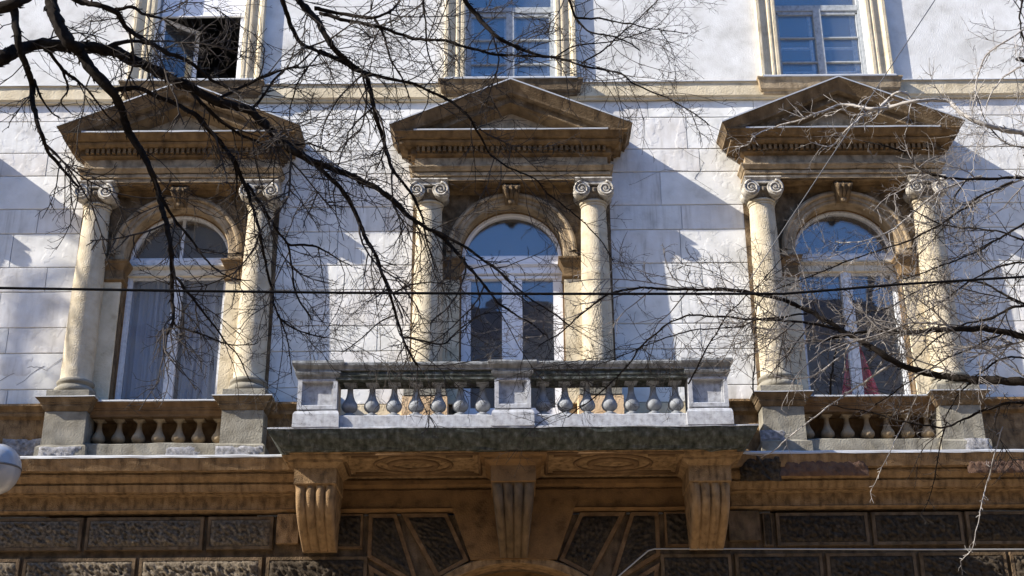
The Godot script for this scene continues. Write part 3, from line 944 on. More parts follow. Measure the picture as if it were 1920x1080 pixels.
func main_window(o: Vector3, i: int) -> void:
	var z := -0.16
	var white: Material = M.white_paint if i == 1 else M.old_paint
	var fw := 0.062 if i == 1 else 0.05
	var r1 := 0.69 - fw
	var st := mb()
	# outer frame: jambs and arched head
	var low := 6.32 if i == 1 else 6.96
	for s in [-1, 1]:
		cbox(st, o + Vector3(minf(s * r1, s * 0.685), low, z - 0.09), o + Vector3(maxf(s * r1, s * 0.685), 9.1, z), 0.006)
	arch(st, o.x, 9.10, [Vector2(r1, z - 0.09), Vector2(r1, z - 0.012), Vector2(r1 + 0.012, z), Vector2(0.69, z)], 36)
	var w := build(st, "arched_window", white, B)
	# transom: white bar above, cream beam with tiny dentils below
	bars(w, "transom", white, [[-0.685, 9.03, 0.685, 9.115]], z - 0.08, z + 0.02, o)
	bars(w, "fanlight_rail", white, [[-0.64, 9.115, 0.64, 9.15]], z - 0.05, z - 0.01, o)
	st = mb()
	mould(st, o.x - 0.672, o.x + 0.672, z + 0.02, z - 0.08, [Vector2(0.0, 9.03), Vector2(0.0, 9.02), Vector2(0.03, 9.012), Vector2(0.03, 8.995), Vector2(0.0, 8.97), Vector2(0.0, 8.885), Vector2(0.012, 8.875), Vector2(0.0, 8.86)])
	for k in 44:
		var x := o.x + lerpf(-0.655, 0.655, k / 43.0)
		box(st, Vector3(x - 0.008, 8.972, z + 0.02), Vector3(x + 0.008, 8.994, z + 0.038))
	build(st, "transom_beam", M.cream_paint if i != 1 else M.white_paint, w)
	fan_pane(o, r1 + 0.01, 9.12, z - 0.045, w)
	if i == 0:
		bars(w, "fanlight_bar", white, [[-0.02, 9.14, 0.02, 9.76]], z - 0.06, z - 0.03, o)
	if i == 1:
		# double doors with broad stiles
		for s in [-1, 1]:
			var a := 0.012
			var b := 0.63
			var li := []
			for q in [[a, 6.34, 0.135, 8.86], [0.548, 6.34, b, 8.86], [0.135, 8.79, 0.548, 8.86], [0.135, 6.34, 0.548, 7.0]]:
				li.append([minf(s * q[0], s * q[2]), q[1], maxf(s * q[0], s * q[2]), q[3]])
			var leaf := bars(w, "door_leaf", white, li, z - 0.06, z - 0.008, o)
			pane(o + Vector3(minf(s * 0.13, s * 0.553), 6.98, z - 0.04), o + Vector3(maxf(s * 0.13, s * 0.553), 8.8, 0), leaf)
		bars(w, "astragal", white, [[-0.035, 6.34, 0.035, 8.86]], z - 0.03, z + 0.018, o)
		bars(w, "cornice_strip", white, [[-0.62, 8.80, 0.62, 8.845]], z - 0.02, z + 0.006, o)
	else:
		var half := 0.062 if i == 0 else 0.07
		bars(w, "mullion", white, [[-half, 6.97, half, 8.87]], z - 0.07, z + 0.006, o)
		bars(w, "mullion_bead", white, [[-half * 0.4, 6.97, half * 0.4, 8.87]], z, z + 0.02, o)
		for s in [-1, 1]:
			var li2 := []
			for q in [[half, 8.83, r1, 8.87], [half, 6.96, r1, 7.03], [r1 - 0.03, 7.0, r1, 8.84]]:
				li2.append([minf(s * q[0], s * q[2]), q[1], maxf(s * q[0], s * q[2]), q[3]])
			var sash := bars(w, "sash", white, li2, z - 0.06, z - 0.012, o)
			pane(o + Vector3(minf(s * (half - 0.01), s * (r1 - 0.02)), 6.98, z - 0.045), o + Vector3(maxf(s * (half - 0.01), s * (r1 - 0.02)), 8.85, 0), sash)

func upper_window(o: Vector3, i: int) -> void:
	# moulded casing: outer fillet, hollow, inner fillet
	var st := mb()
	var prof := [[0.935, 0.0], [0.935, 0.075], [0.925, 0.088], [0.885, 0.088], [0.875, 0.08], [0.855, 0.05], [0.81, 0.035], [0.78, 0.042], [0.772, 0.06], [0.76, 0.07], [0.735, 0.07], [0.728, 0.058], [0.705, 0.058], [0.698, 0.068], [0.66, 0.068], [0.645, 0.055], [0.64, -0.26]]
	var yt := 14.2
	for s in [-1, 1]:
		for j in prof.size() - 1:
			var p: Array = prof[j]
			var q: Array = prof[j + 1]
			var e := 0.012
			var a := o + Vector3(s * p[0], yt + p[0], p[1] + e)
			var b := o + Vector3(s * q[0], yt + q[0], q[1] + e)
			var c := o + Vector3(s * q[0], 11.7, q[1] + e)
			var d := o + Vector3(s * p[0], 11.7, p[1] + e)
			if s < 0:
				quad(st, a, b, c, d)
			else:
				quad(st, b, a, d, c)
	var w := build(st, "upper_window", M.cream_light, B)
	st = mb()
	mould(st, o.x - 0.92, o.x + 0.92, 0.10, -0.16, [Vector2(0.0, 11.74), Vector2(0.095, 11.712), Vector2(0.095, 11.69), Vector2(0.075, 11.66), Vector2(0.065, 11.62), Vector2(0.055, 11.54), Vector2(0.04, 11.52), Vector2(0.02, 11.515), Vector2(0.012, 11.48), Vector2(0.0, 11.47)], 0.006)
	var sill := build(st, "sill", M.dirty_stone if i < 2 else M.entablature_stone, w)
	st = mb()
	mould(st, o.x - 0.92, o.x + 0.92, 0.19, 0.02, [Vector2(0.0, 11.735), Vector2(0.012, 11.718), Vector2(0.01, 11.7)], 0.006)
	build(st, "flashing", M.zinc, w)
	var z := -0.15
	bars(w, "frame", M.grey_paint, [[-0.64, 11.7, -0.595, 14.2], [0.595, 11.7, 0.64, 14.2], [-0.6, 13.02, 0.6, 13.12], [-0.6, 11.72, 0.6, 11.79]], z - 0.08, z, o)
	st = mb()
	box(st, o + Vector3(-0.64, 14.0, -0.5), o + Vector3(0.64, 14.2, 0.0))
	build(st, "lintel", M.cream, w)
	# upper lights above the transom
	pane(o + Vector3(-0.6, 13.12, z - 0.045), o + Vector3(0.6, 14.0, 0), w)
	if i == 0:
		# casement standing ajar: hinged on the left jamb, swung inwards
		var tr := Transform3D(Basis(Vector3.UP, deg_to_rad(38.0)), o + Vector3(-0.595, 0, z - 0.03))
		st = mb()
		for q in [[0.0, 11.8, 0.05, 13.0], [0.53, 11.8, 0.585, 13.0], [0.05, 11.8, 0.53, 11.86], [0.05, 12.94, 0.53, 13.0]]:
			cbox(st, Vector3(q[0], q[1], -0.045), Vector3(q[2], q[3], 0.0), 0.004)
		st.generate_normals()
		var lm := mesh_at(st.commit(), "casement", M.white_paint, w, Vector3.ZERO)
		lm.transform = tr
		st = mb()
		box(st, Vector3(0.04, 11.84, -0.026), Vector3(0.54, 12.95, -0.02))
		st.generate_normals()
		mesh_at(st.commit(), "pane", M.glass, lm, Vector3.ZERO)
		bars(w, "inner_frame", M.white_paint, [[-0.6, 11.79, -0.56, 13.0], [0.545, 11.79, 0.6, 13.0], [-0.6, 11.79, 0.6, 11.83]], z - 0.04, z + 0.01, o)
	else:
		bars(w, "mullion", M.grey_paint, [[-0.055, 11.75, 0.055, 13.05]], z - 0.07, z + 0.012, o)
		for s in [-1, 1]:
			var li := []
			for q in [[0.055, 12.96, 0.6, 13.03], [0.055, 11.79, 0.6, 11.83], [0.565, 11.8, 0.6, 13.0], [0.055, 12.555, 0.57, 12.585], [0.055, 12.145, 0.57, 12.175]]:
				li.append([minf(s * q[0], s * q[2]), q[1], maxf(s * q[0], s * q[2]), q[3]])
			var sash := bars(w, "sash", M.grey_paint, li, z - 0.055, z - 0.015, o)
			pane(o + Vector3(minf(s * 0.045, s * 0.58), 11.8, z - 0.04), o + Vector3(maxf(s * 0.045, s * 0.58), 13.0, 0), sash)
			# inner casement of the box window, its bars seen a little higher through the glass
			var l2 := []
			for q in [[0.05, 12.50, 0.6, 12.53], [0.05, 12.09, 0.6, 12.12], [0.05, 11.79, 0.09, 13.1], [0.53, 11.79, 0.6, 13.1]]:
				l2.append([minf(s * q[0], s * q[2]), q[1], maxf(s * q[0], s * q[2]), q[3]])
			bars(w, "inner_sash", M.grey_paint, l2, z - 0.24, z - 0.20, o)

# ---------------------------------------------------------------- the balcony
func balcony() -> void:
	var st := mb()
	mould(st, -2.66, 2.66, 1.06, 0.02, [Vector2(0.16, 6.318), Vector2(0.205, 6.31), Vector2(0.205, 6.285), Vector2(0.19, 6.25), Vector2(0.15, 6.195), Vector2(0.09, 6.14), Vector2(0.05, 6.115), Vector2(0.03, 6.085), Vector2(-0.02, 6.08)], 0.02)
	var ba := build(st, "balcony", M.mossy_stone, B)
	st = mb()
	mould(st, -2.66, 2.66, 1.06, 0.9, [Vector2(0.19, 6.322), Vector2(0.211, 6.315), Vector2(0.211, 6.298)], 0.012)
	build(st, "coping_edge", M.grey_stone, ba)
	# painted soffit with its mouldings
	st = mb()
	var yz := func(z: float) -> float: return lerpf(5.985, 6.079, (z - 0.1) / 0.94)   # the soffit falls a little towards the wall
	quad(st, Vector3(-2.64, yz.call(1.04), 1.04), Vector3(2.64, yz.call(1.04), 1.04), Vector3(2.64, yz.call(0.1), 0.1), Vector3(-2.64, yz.call(0.1), 0.1))
	quad(st, Vector3(-2.64, 6.08, 0.1), Vector3(2.64, 6.08, 0.1), Vector3(2.64, 6.08, 1.04), Vector3(-2.64, 6.08, 1.04))
	quad(st, Vector3(2.64, 6.08, 1.04), Vector3(2.64, 6.08, 0.1), Vector3(2.64, yz.call(0.1), 0.1), Vector3(2.64, yz.call(1.04), 1.04))
	quad(st, Vector3(-2.64, 6.08, 0.1), Vector3(-2.64, 6.08, 1.04), Vector3(-2.64, yz.call(1.04), 1.04), Vector3(-2.64, yz.call(0.1), 0.1))
	var so := build(st, "soffit", M.ochre, ba)
	for s in [-1, 1]:
		var cx: float = s * 1.2
		var cz := 0.64
		for q in [[0.28, 0.15, 0.036], [0.46, 0.27, 0.022]]:
			st = mb()
			var pts := []
			var rad := []
			for k in 41:
				var u := TAU * k / 40
				pts.append(Vector3(cx + cos(u) * q[0], yz.call(cz + sin(u) * q[1]) - 0.006, cz + sin(u) * q[1]))
				rad.append(q[2])
			tube(st, pts, rad, 6)
			build(st, "oval_moulding", M.ochre_deep, so)
		for q in [[-0.80, 0.30, 0.80, 0.30], [-0.80, 0.98, 0.80, 0.98], [-0.80, 0.30, -0.80, 0.98], [0.80, 0.30, 0.80, 0.98], [-0.72, 0.37, 0.72, 0.37], [-0.72, 0.90, -0.4, 0.90], [0.4, 0.90, 0.72, 0.90]]:
			st = mb()
			tube(st, [Vector3(cx + q[0], yz.call(q[1]) - 0.004, q[1]), Vector3(cx + q[2], yz.call(q[3]) - 0.004, q[3])], [0.022, 0.022], 6)
			build(st, "panel_moulding", M.ochre_deep, so)
	# painted dado of the house wall behind the balustrade
	for s in [-1, 1]:
		st = mb()
		cbox(st, Vector3(minf(s * 1.37, s * 2.42), 6.3, 0.0), Vector3(maxf(s * 1.37, s * 2.42), 6.99, 0.03))
		build(st, "dado", M.cream_light, B)
	for x in [-2.345, 0.0, 2.33]:
		bracket(ba, x, 1.0 if x != 0.0 else 1.06, x == 0.0)
	# balustrade
	for q in [[-2.31, 0.235], [0.0, 0.215], [2.31, 0.235]]:
		pier(ba, q[0], q[1], q[0] == 0.0)
	for s in [[-2.10, -0.19], [0.19, 2.10]]:
		st = mb()
		mould(st, s[0], s[1], 1.245, 0.90, [Vector2(0.0, 7.118), Vector2(0.045, 7.112), Vector2(0.058, 7.096), Vector2(0.055, 7.07), Vector2(0.03, 7.035), Vector2(0.026, 7.018)], 0.008, true)
		var rail := build(st, "rail", M.rail_stone, ba)
		st = mb()
		mould(st, s[0], s[1], 1.245, 0.90, [Vector2(0.012, 7.017), Vector2(0.0, 7.0), Vector2(0.010, 6.985), Vector2(0.012, 6.955), Vector2(0.002, 6.94), Vector2(0.0, 6.905)], 0.010, true)
		build(st, "under_rail", M.mossy_stone, rail)
		st = mb()
		mould(st, s[0], s[1], 1.21, 0.90, [Vector2(-0.004, 6.475), Vector2(0.01, 6.465), Vector2(0.015, 6.318)], 0.012, true)
		build(st, "kerb", M.grey_stone, ba)
	for s in [-1, 1]:   # side returns to the wall
		st = mb()
		cbox(st, Vector3(minf(s * 2.2, s * 2.42), 6.9, 0.0), Vector3(maxf(s * 2.2, s * 2.42), 7.11, 1.0))
		build(st, "rail", M.mossy_stone, ba)
		st = mb()
		cbox(st, Vector3(minf(s * 2.2, s * 2.42), 6.318, 0.0), Vector3(maxf(s * 2.2, s * 2.42), 6.53, 1.0))
		build(st, "kerb", M.grey_stone, ba)
	st = mb()
	baluster(st, Vector3.ZERO, 6.475, 6.91, 0.097)
	st.generate_normals()
	var me := st.commit()
	for s in [-1, 1]:
		for k in 7:
			mesh_at(me, "baluster", M.dark_baluster, ba, Vector3(s * (0.36 + 0.2635 * k), 0, 1.07))
		for k in 3:
			mesh_at(me, "baluster", M.dark_baluster, ba, Vector3(s * 2.31, 0, 0.3 + 0.25 * k))

func pier(ba: Node3D, x: float, h: float, mid: bool) -> void:
	var st := mb()
	var o := Vector3(x, 0, 0)
	box(st, o + Vector3(-h, 6.54, 0.90), o + Vector3(h, 6.93, 1.18))
	# raised border round a sunk panel
	var b := 0.05
	for q in [[-h, 6.54, -h + b, 6.93], [h - b, 6.54, h, 6.93], [-h + b, 6.885, h - b, 6.93], [-h + b, 6.54, h - b, 6.60]]:
		cbox(st, o + Vector3(q[0], q[1], 1.17), o + Vector3(q[2], q[3], 1.238), 0.008)
	cbox(st, o + Vector3(-h + b, 6.60, 1.17), o + Vector3(-h + b + 0.022, 6.885, 1.205), 0.005)
	cbox(st, o + Vector3(h - b - 0.022, 6.60, 1.17), o + Vector3(h - b, 6.885, 1.205), 0.005)
	var p := build(st, "pier", M.grey_stone, ba)
	st = mb()
	mould(st, x - h, x + h, 1.24, 0.88, [Vector2(0.0, 6.525), Vector2(0.02, 6.515), Vector2(0.035, 6.48), Vector2(0.038, 6.318)], 0.008, true)
	build(st, "pier_base", M.grey_stone, p)
	st = mb()
	var up := 0.012 if mid else 0.02
	mould(st, x - h, x + h, 1.24, 0.88, [Vector2(0.04, 7.118 + up), Vector2(0.07, 7.112 + up), Vector2(0.078, 7.10), Vector2(0.07, 7.075), Vector2(0.035, 7.03), Vector2(0.03, 7.005), Vector2(0.04, 6.995), Vector2(0.03, 6.965), Vector2(0.012, 6.945), Vector2(0.005, 6.925)], 0.01, true)
	build(st, "pier_cap", M.rail_stone, p)

func bracket(ba: Node3D, x: float, reach: float, mid: bool) -> void:
	var st := mb()
	var h := 0.25 if not mid else 0.265
	var y1 := 5.99
	# moulded head
	mould(st, x - h, x + h, reach - 0.16, 0.1, [Vector2(0.14, 6.068), Vector2(0.13, 6.045), Vector2(0.12, 6.035), Vector2(0.075, 6.03), Vector2(0.07, 6.0), Vector2(0.02, 5.965), Vector2(0.01, 5.95), Vector2(0.0, 5.945), Vector2(0.0, 5.76), Vector2(-0.012, 5.75)], 0.005)
	var br := build(st, "bracket", M.soffit_paint if mid else M.ochre, ba)
	# fluted scroll below
	st = mb()
	var n := 22
	var m := 48
	var g := []
	for v in n + 1:
		var t := float(v) / n
		var y := lerpf(5.752, 5.09 if not mid else 5.0, t)
		var w := lerpf(h - 0.012, (h - 0.045) if not mid else 0.165, t)
		var z := lerpf(reach - 0.19, 0.22, pow(t, 2.3)) + 0.05 * sin(t * PI)
		var row := []
		for u in m + 1:
			var f := float(u) / m
			var ridge := absf(sin(f * PI * 4.0))
			row.append(Vector3(x + lerpf(-w, w, f), y, z - 0.07 * (1.0 - pow(ridge, 0.45)) * smoothstep(0.0, 0.06, t)))
		g.append(row)
	st.set_smooth_group(1)
	for v in n:
		for u in m:
			quad(st, g[v][u], g[v][u + 1], g[v + 1][u + 1], g[v + 1][u])
	st.set_smooth_group(-1)
	for v in n:
		for e in [0, m]:
			var a: Vector3 = g[v][e]
			var b: Vector3 = g[v + 1][e]
			if e == 0:
				quad(st, Vector3(a.x, a.y, 0.1), a, b, Vector3(b.x, b.y, 0.1))
			else:
				quad(st, a, Vector3(a.x, a.y, 0.1), Vector3(b.x, b.y, 0.1), b)
	var l: Array = g[n]
	for u in m:
		quad(st, l[u], l[u + 1], Vector3(l[u + 1].x, l[u + 1].y, 0.1), Vector3(l[u].x, l[u].y, 0.1))
	build(st, "fluted_scroll", M.ochre if not mid else M.rust_margin, br)

# ---------------------------------------------------------------- damage and wear
# A broken-out patch: a lumpy sheet with a ragged outline that sinks into the wall at its rim.
func patch(called: String, mat: Material, c: Vector3, w: float, h: float, amp: float, seed_: int, parent: Node) -> void:
	var st := mb()
	st.set_smooth_group(1)
	var nu := int(maxf(10, w / 0.02))
	var nv := int(maxf(8, h / 0.02))
	var g := []
	for v in nv + 1:
		var row := []
		for u in nu + 1:
			var fx := float(u) / nu * 2 - 1
			var fy := float(v) / nv * 2 - 1
			var x := c.x + fx * w / 2
			var y := c.y - fy * h / 2
			var rim := 1.0 - maxf(absf(fx), absf(fy)) + jn.get_noise_3d(x * 110, y * 110, seed_ * 20) * 0.6
			var d := clampf(rim * 3.0, -1, 1)
			var z := c.z + (0.004 + amp * (0.5 + 0.5 * jn.get_noise_3d(x * 260, y * 260, seed_) + 0.5 * jn.get_noise_3d(x * 700, y * 700, seed_)) if d > 0 else -0.02) * absf(d)
			row.append(Vector3(x, y, z))
		g.append(row)
	for v in nv:
		for u in nu:
			quad(st, g[v][u], g[v][u + 1], g[v + 1][u + 1], g[v + 1][u])
	build(st, called, mat, parent)

func crack(pts: Array, parent: Node) -> void:
	var st := mb()
	var a := []
	var r := []
	for i in pts.size() - 1:
		for k in 5:
			var q: Vector2 = pts[i].lerp(pts[i + 1], k / 5.0)
			a.append(Vector3(q.x + rg.randf_range(-0.012, 0.012), q.y + rg.randf_range(-0.012, 0.012), 0.018))
			r.append(rg.randf_range(0.001, 0.0025))
	tube(st, a, r, 4)
	build(st, "crack", M.bark, parent)

func wear() -> void:
	var wall := B.get_node("wall")
	# broken plaster round the pedestal feet and along the cornice
	for q in [[-5.58, 6.28, 0.41, 0.56, 0.15, 0.035], [-3.36, 6.27, 0.41, 0.58, 0.16, 0.03], [-4.1, 6.29, 0.305, 0.5, 0.18, 0.02], [-6.05, 6.42, 0.07, 0.7, 0.28, 0.05], [5.70, 6.30, 0.41, 0.32, 0.17, 0.03], [3.2, 6.45, 0.36, 0.3, 0.14, 0.02]]:
		patch("broken_plaster", M.rubble, Vector3(q[0], q[1], q[2]), q[3], q[4], q[5], int(q[0] * 7), B)
	patch("broken_stone", M.rough_rock, Vector3(2.99, 5.99, 0.50), 0.5, 0.30, 0.09, 3, B)
	patch("bare_brick", M.brick_red, Vector3(3.75, 6.0, 0.50), 1.1, 0.2, 0.03, 5, B)
	patch("bare_brick", M.brick_red, Vector3(5.95, 6.0, 0.50), 0.9, 0.16, 0.03, 8, B)
	for q in [[2.75, 8.55, 0.34, 0.4], [2.55, 8.4, 0.3, 0.16], [-6.45, 7.55, 0.5, 0.26], [6.4, 9.6, 0.4, 0.3]]:
		patch("flaked_paint", M.plaster_c, Vector3(q[0], q[1], 0.016), q[2], q[3], 0.0025, int(q[0] * 13 + q[1]), B)
	crack([Vector2(-6.6, 7.35), Vector2(-6.2, 7.55), Vector2(-6.0, 7.5), Vector2(-5.7, 7.75)], B)
	crack([Vector2(-6.35, 7.3), Vector2(-5.95, 7.62)], B)
	crack([Vector2(2.45, 8.75), Vector2(2.6, 8.5), Vector2(2.75, 8.35), Vector2(2.7, 8.2)], B)
	crack([Vector2(1.6, 10.1), Vector2(2.1, 10.35), Vector2(2.5, 10.3)], B)
	crack([Vector2(2.3, 10.7), Vector2(2.65, 10.45), Vector2(2.5, 10.2), Vector2(2.9, 9.9)], B)
	crack([Vector2(-2.6, 9.5), Vector2(-2.2, 9.2), Vector2(-2.0, 8.7)], B)

# ---------------------------------------------------------------- curtains, blind
func drape(called: String, mat: Material, xa: float, xb: float, y0: float, y1: float, z: float, folds: float, seed_: int, narrow_top := 0.0) -> MeshInstance3D:
	var st := mb()
	st.set_smooth_group(1)
	var n := 90
	var m := 12
	var g := []
	for v in m + 1:
		var row := []
		var fy := float(v) / m
		for u in n + 1:
			var f := float(u) / n
			var x := lerpf(xa, xb, f)
			if narrow_top != 0.0:
				x = lerpf(x, narrow_top, pow(1.0 - fy, 1.0) * 0.92)
			var ph := f * folds * TAU + 1.1 * sin(f * 9.0 + seed_) + 0.3 * sin(fy * 3.0 + seed_)
			row.append(Vector3(x, lerpf(y1, y0, fy), z + 0.028 * sin(ph) + 0.012 * sin(ph * 2.3 + seed_)))
		g.append(row)
	for v in m:
		for u in n:
			quad(st, g[v][u], g[v][u + 1], g[v + 1][u + 1], g[v + 1][u])
	return build(st, called, mat, self)

func furnishings() -> void:
	var g := "net curtains in the left tall window"
	tag(drape("curtain", M.curtain, -BAY - 0.66, -BAY - 0.03, 6.95, 8.95, -0.36, 6.0, 1), "grey net curtain behind the left pane of the leftmost tall window", "curtain", g)
	tag(drape("curtain", M.curtain, -BAY + 0.08, -BAY + 0.66, 6.95, 8.95, -0.36, 5.0, 4), "grey net curtain behind the right pane of the leftmost tall window", "curtain", g)
	tag(drape("red_curtain", M.red_cloth, BAY - 0.26, BAY - 0.03, 6.9, 7.75, -0.27, 2.5, 2, BAY - 0.05), "red cloth gathered left of the mullion in the rightmost tall window", "curtain", "red cloths in the right tall window")
	tag(drape("red_curtain", M.red_cloth, BAY + 0.06, BAY + 0.40, 6.9, 7.9, -0.27, 3.0, 3, BAY + 0.08), "red cloth gathered right of the mullion in the rightmost tall window", "curtain", "red cloths in the right tall window")
	var st := mb()
	box(st, Vector3(-BAY - 0.6, 12.98, -0.13), Vector3(-BAY + 0.6, 14.0, -0.124))
	tube(st, [Vector3(-BAY - 0.6, 12.98, -0.125), Vector3(-BAY + 0.6, 12.98, -0.125)], [0.016, 0.016], 8)
	for k in 40:
		box(st, Vector3(-BAY - 0.58 + k * 0.0292, 13.075, -0.124), Vector3(-BAY - 0.568 + k * 0.0292, 13.087, -0.119))
	tag(build(st, "roller_blind", M.white_paint, self), "white roller blind half drawn over the open upper left window", "blind")

# ---------------------------------------------------------------- wires, lamp, the house opposite
func street_things() -> void:
	var st := mb()
	var pts := [Vector3(-14.0, 6.05, 7.0), Vector3(-3.894, 5.662, 7.0), Vector3(-2.593, 5.63, 7.0), Vector3(-1.295, 5.603, 7.0), Vector3(0.161, 5.583, 7.0), Vector3(1.374, 5.574, 7.0), Vector3(2.061, 5.569, 7.0), Vector3(2.469, 5.601, 7.0), Vector3(2.959, 5.641, 7.0), Vector3(3.9, 5.696, 7.0), Vector3(14.0, 6.3, 7.0)]
	tube(st, pts, [0.011, 0.011, 0.011, 0.011, 0.011, 0.011, 0.011, 0.0105, 0.0105, 0.0105, 0.0105], 8)
	tag(build(st, "power_cable", M.black_cable, self), "black overhead cable slung level across all three tall windows", "cable")
	st = mb()
	tube(st, [Vector3(1.735, 5.573, 7.0), Vector3(2.047, 6.028, 7.0), Vector3(2.981, 7.394, 7.0), Vector3(4.2, 9.17, 7.0)], [0.0045, 0.0045, 0.0045, 0.0045], 6)
	tag(build(st, "stay_wire", M.steel, self), "thin grey wire rising slantwise past the right pediment", "wire")
	st = mb()
	tube(st, [Vector3(0.9, 4.42, 0.17), Vector3(1.25, 4.77, 0.17), Vector3(1.62, 5.075, 0.17), Vector3(1.70, 5.097, 0.17), Vector3(2.6, 5.09, 0.175), Vector3(5.0, 5.066, 0.17), Vector3(10.9, 5.03, 0.17)], [0.009, 0.009, 0.009, 0.009, 0.009, 0.009, 0.009], 8)
	tag(build(st, "wall_cable", M.white_cable, self), "pale cable clipped along the rusticated wall at lower right", "cable")
	# globe lamp
	var lamp := Node3D.new()
	put(lamp, "street_lamp", self)
	var c := Vector3(-4.106, 4.534, 6.0)
	lamp.position = Vector3(c.x - 0.9, 0, c.z)
	tag(lamp, "grey glass globe lamp with a dark seam at the left edge", "street lamp")
	var q := Vector3(0.9, c.y, 0)
	st = mb()
	lathe(st, q, [Vector2(0.0, 0.19), Vector2(0.06, 0.18), Vector2(0.115, 0.15), Vector2(0.158, 0.10), Vector2(0.178, 0.05), Vector2(0.183, 0.0)], 32)
	build(st, "globe", M.opal, lamp)
	st = mb()
	lathe(st, q, [Vector2(0.184, 0.004), Vector2(0.189, -0.004), Vector2(0.185, -0.014)], 32)
	build(st, "seam_ring", M.steel, lamp)
	st = mb()
	lathe(st, q, [Vector2(0.183, -0.012), Vector2(0.176, -0.06), Vector2(0.155, -0.115), Vector2(0.115, -0.17), Vector2(0.06, -0.205), Vector2(0.0, -0.212)], 32)
	build(st, "bowl", M.opal, lamp)
	st = mb()
	tube(st, [Vector3(0.72, c.y + 0.0, 0), Vector3(0.45, c.y + 0.06, 0), Vector3(0.15, c.y + 0.02, 0), Vector3(0.0, c.y - 0.15, 0)], [0.022, 0.024, 0.026, 0.03], 10)
	build(st, "arm", M.steel, lamp)
	st = mb()
	tube(st, [Vector3(0, 0, 0), Vector3(0, 1.2, 0), Vector3(0, 1.3, 0), Vector3(0, c.y, 0)], [0.085, 0.085, 0.055, 0.045], 12)
	build(st, "post", M.steel, lamp)
	# the house across the street: only its mirror image shows, low in the panes
	var h := Node3D.new()
	put(h, "house_opposite", self)
	h.position = Vector3(0, 0, 30)
	tag(h, "dark house across the street mirrored low in the tall windows", "building")
	st = mb()
	box(st, Vector3(-45, 0, 0), Vector3(45, 19.5, 12))
	box(st, Vector3(-45, 19.5, 0.3), Vector3(-11, 25.5, 12))
	build(st, "wall", M.far_plaster, h)
	st = mb()
	mould(st, -45, 45, 12.0, -0.05, [Vector2(0.5, 20.0), Vector2(0.5, 19.8), Vector2(0.1, 19.5)], 0.0, true)
	mould(st, -45, 45, 9.0, 3.0, [Vector2(-3, 22.0), Vector2(0.6, 20.0)], 0.0, true)
	build(st, "roof", M.dark_roof, h)
	st = mb()
	for f in 5:
		for k in 22:
			var x := -42.0 + k * 4.0
			box(st, Vector3(x - 0.65, 2.6 + f * 3.6, -0.03), Vector3(x + 0.65, 4.8 + f * 3.6, 0.0))
	build(st, "window", M.room, h).set_meta("kind", "stuff")

# ---------------------------------------------------------------- bare trees
var tv := PackedVector3Array()
var tn := PackedVector3Array()
var ti := PackedInt32Array()
var tree_rng := RandomNumberGenerator.new()

func V(x: float, y: float, z: float) -> Vector3:
	return Vector3(x, y, z)

func start_mesh() -> void:
	tv = PackedVector3Array()
	tn = PackedVector3Array()
	ti = PackedInt32Array()

func stem(pts: Array, r0: float, r1: float, sides: int, knobs := 0.0) -> void:
	var n := pts.size()
	var base := tv.size()
	for i in n:
		var t: Vector3 = (pts[mini(i + 1, n - 1)] - pts[maxi(i - 1, 0)]).normalized()
		var s := t.cross(Vector3(0.3, 0.2, 0.93)).normalized()
		var w := s.cross(t)
		var r := lerpf(r0, r1, float(i) / (n - 1))
		for k in sides:
			var a := TAU * k / sides
			var d := s * cos(a) + w * sin(a)
			var rr := r
			if knobs > 0.0:
				rr *= 1.0 + knobs * jn.get_noise_3d(pts[i].x * 140 + k * 37, pts[i].y * 140, pts[i].z * 140)
			tv.append(pts[i] + d * rr)
			tn.append(d)
	for i in n - 1:
		for k in sides:
			var a := base + i * sides + k
			var b := base + i * sides + (k + 1) % sides
			ti.append_array([a, b, b + sides, a, b + sides, a + sides])
	# rounded tip
	var tip := tv.size()
	tv.append(pts[n - 1] + (pts[n - 1] - pts[n - 2]).normalized() * r1)
	tn.append((pts[n - 1] - pts[n - 2]).normalized())
	for k in sides:
		ti.append_array([base + (n - 1) * sides + k, base + (n - 1) * sides + (k + 1) % sides, tip])

func end_mesh(called: String, mat: Material, parent: Node) -> MeshInstance3D:
	var a := []
	a.resize(Mesh.ARRAY_MAX)
	a[Mesh.ARRAY_VERTEX] = tv
	a[Mesh.ARRAY_NORMAL] = tn
	a[Mesh.ARRAY_INDEX] = ti
	var me := ArrayMesh.new()
	me.add_surface_from_arrays(Mesh.PRIMITIVE_TRIANGLES, a)
	var m := MeshInstance3D.new()
	m.mesh = me
	m.material_override = mat
	put(m, called, parent)
	return m

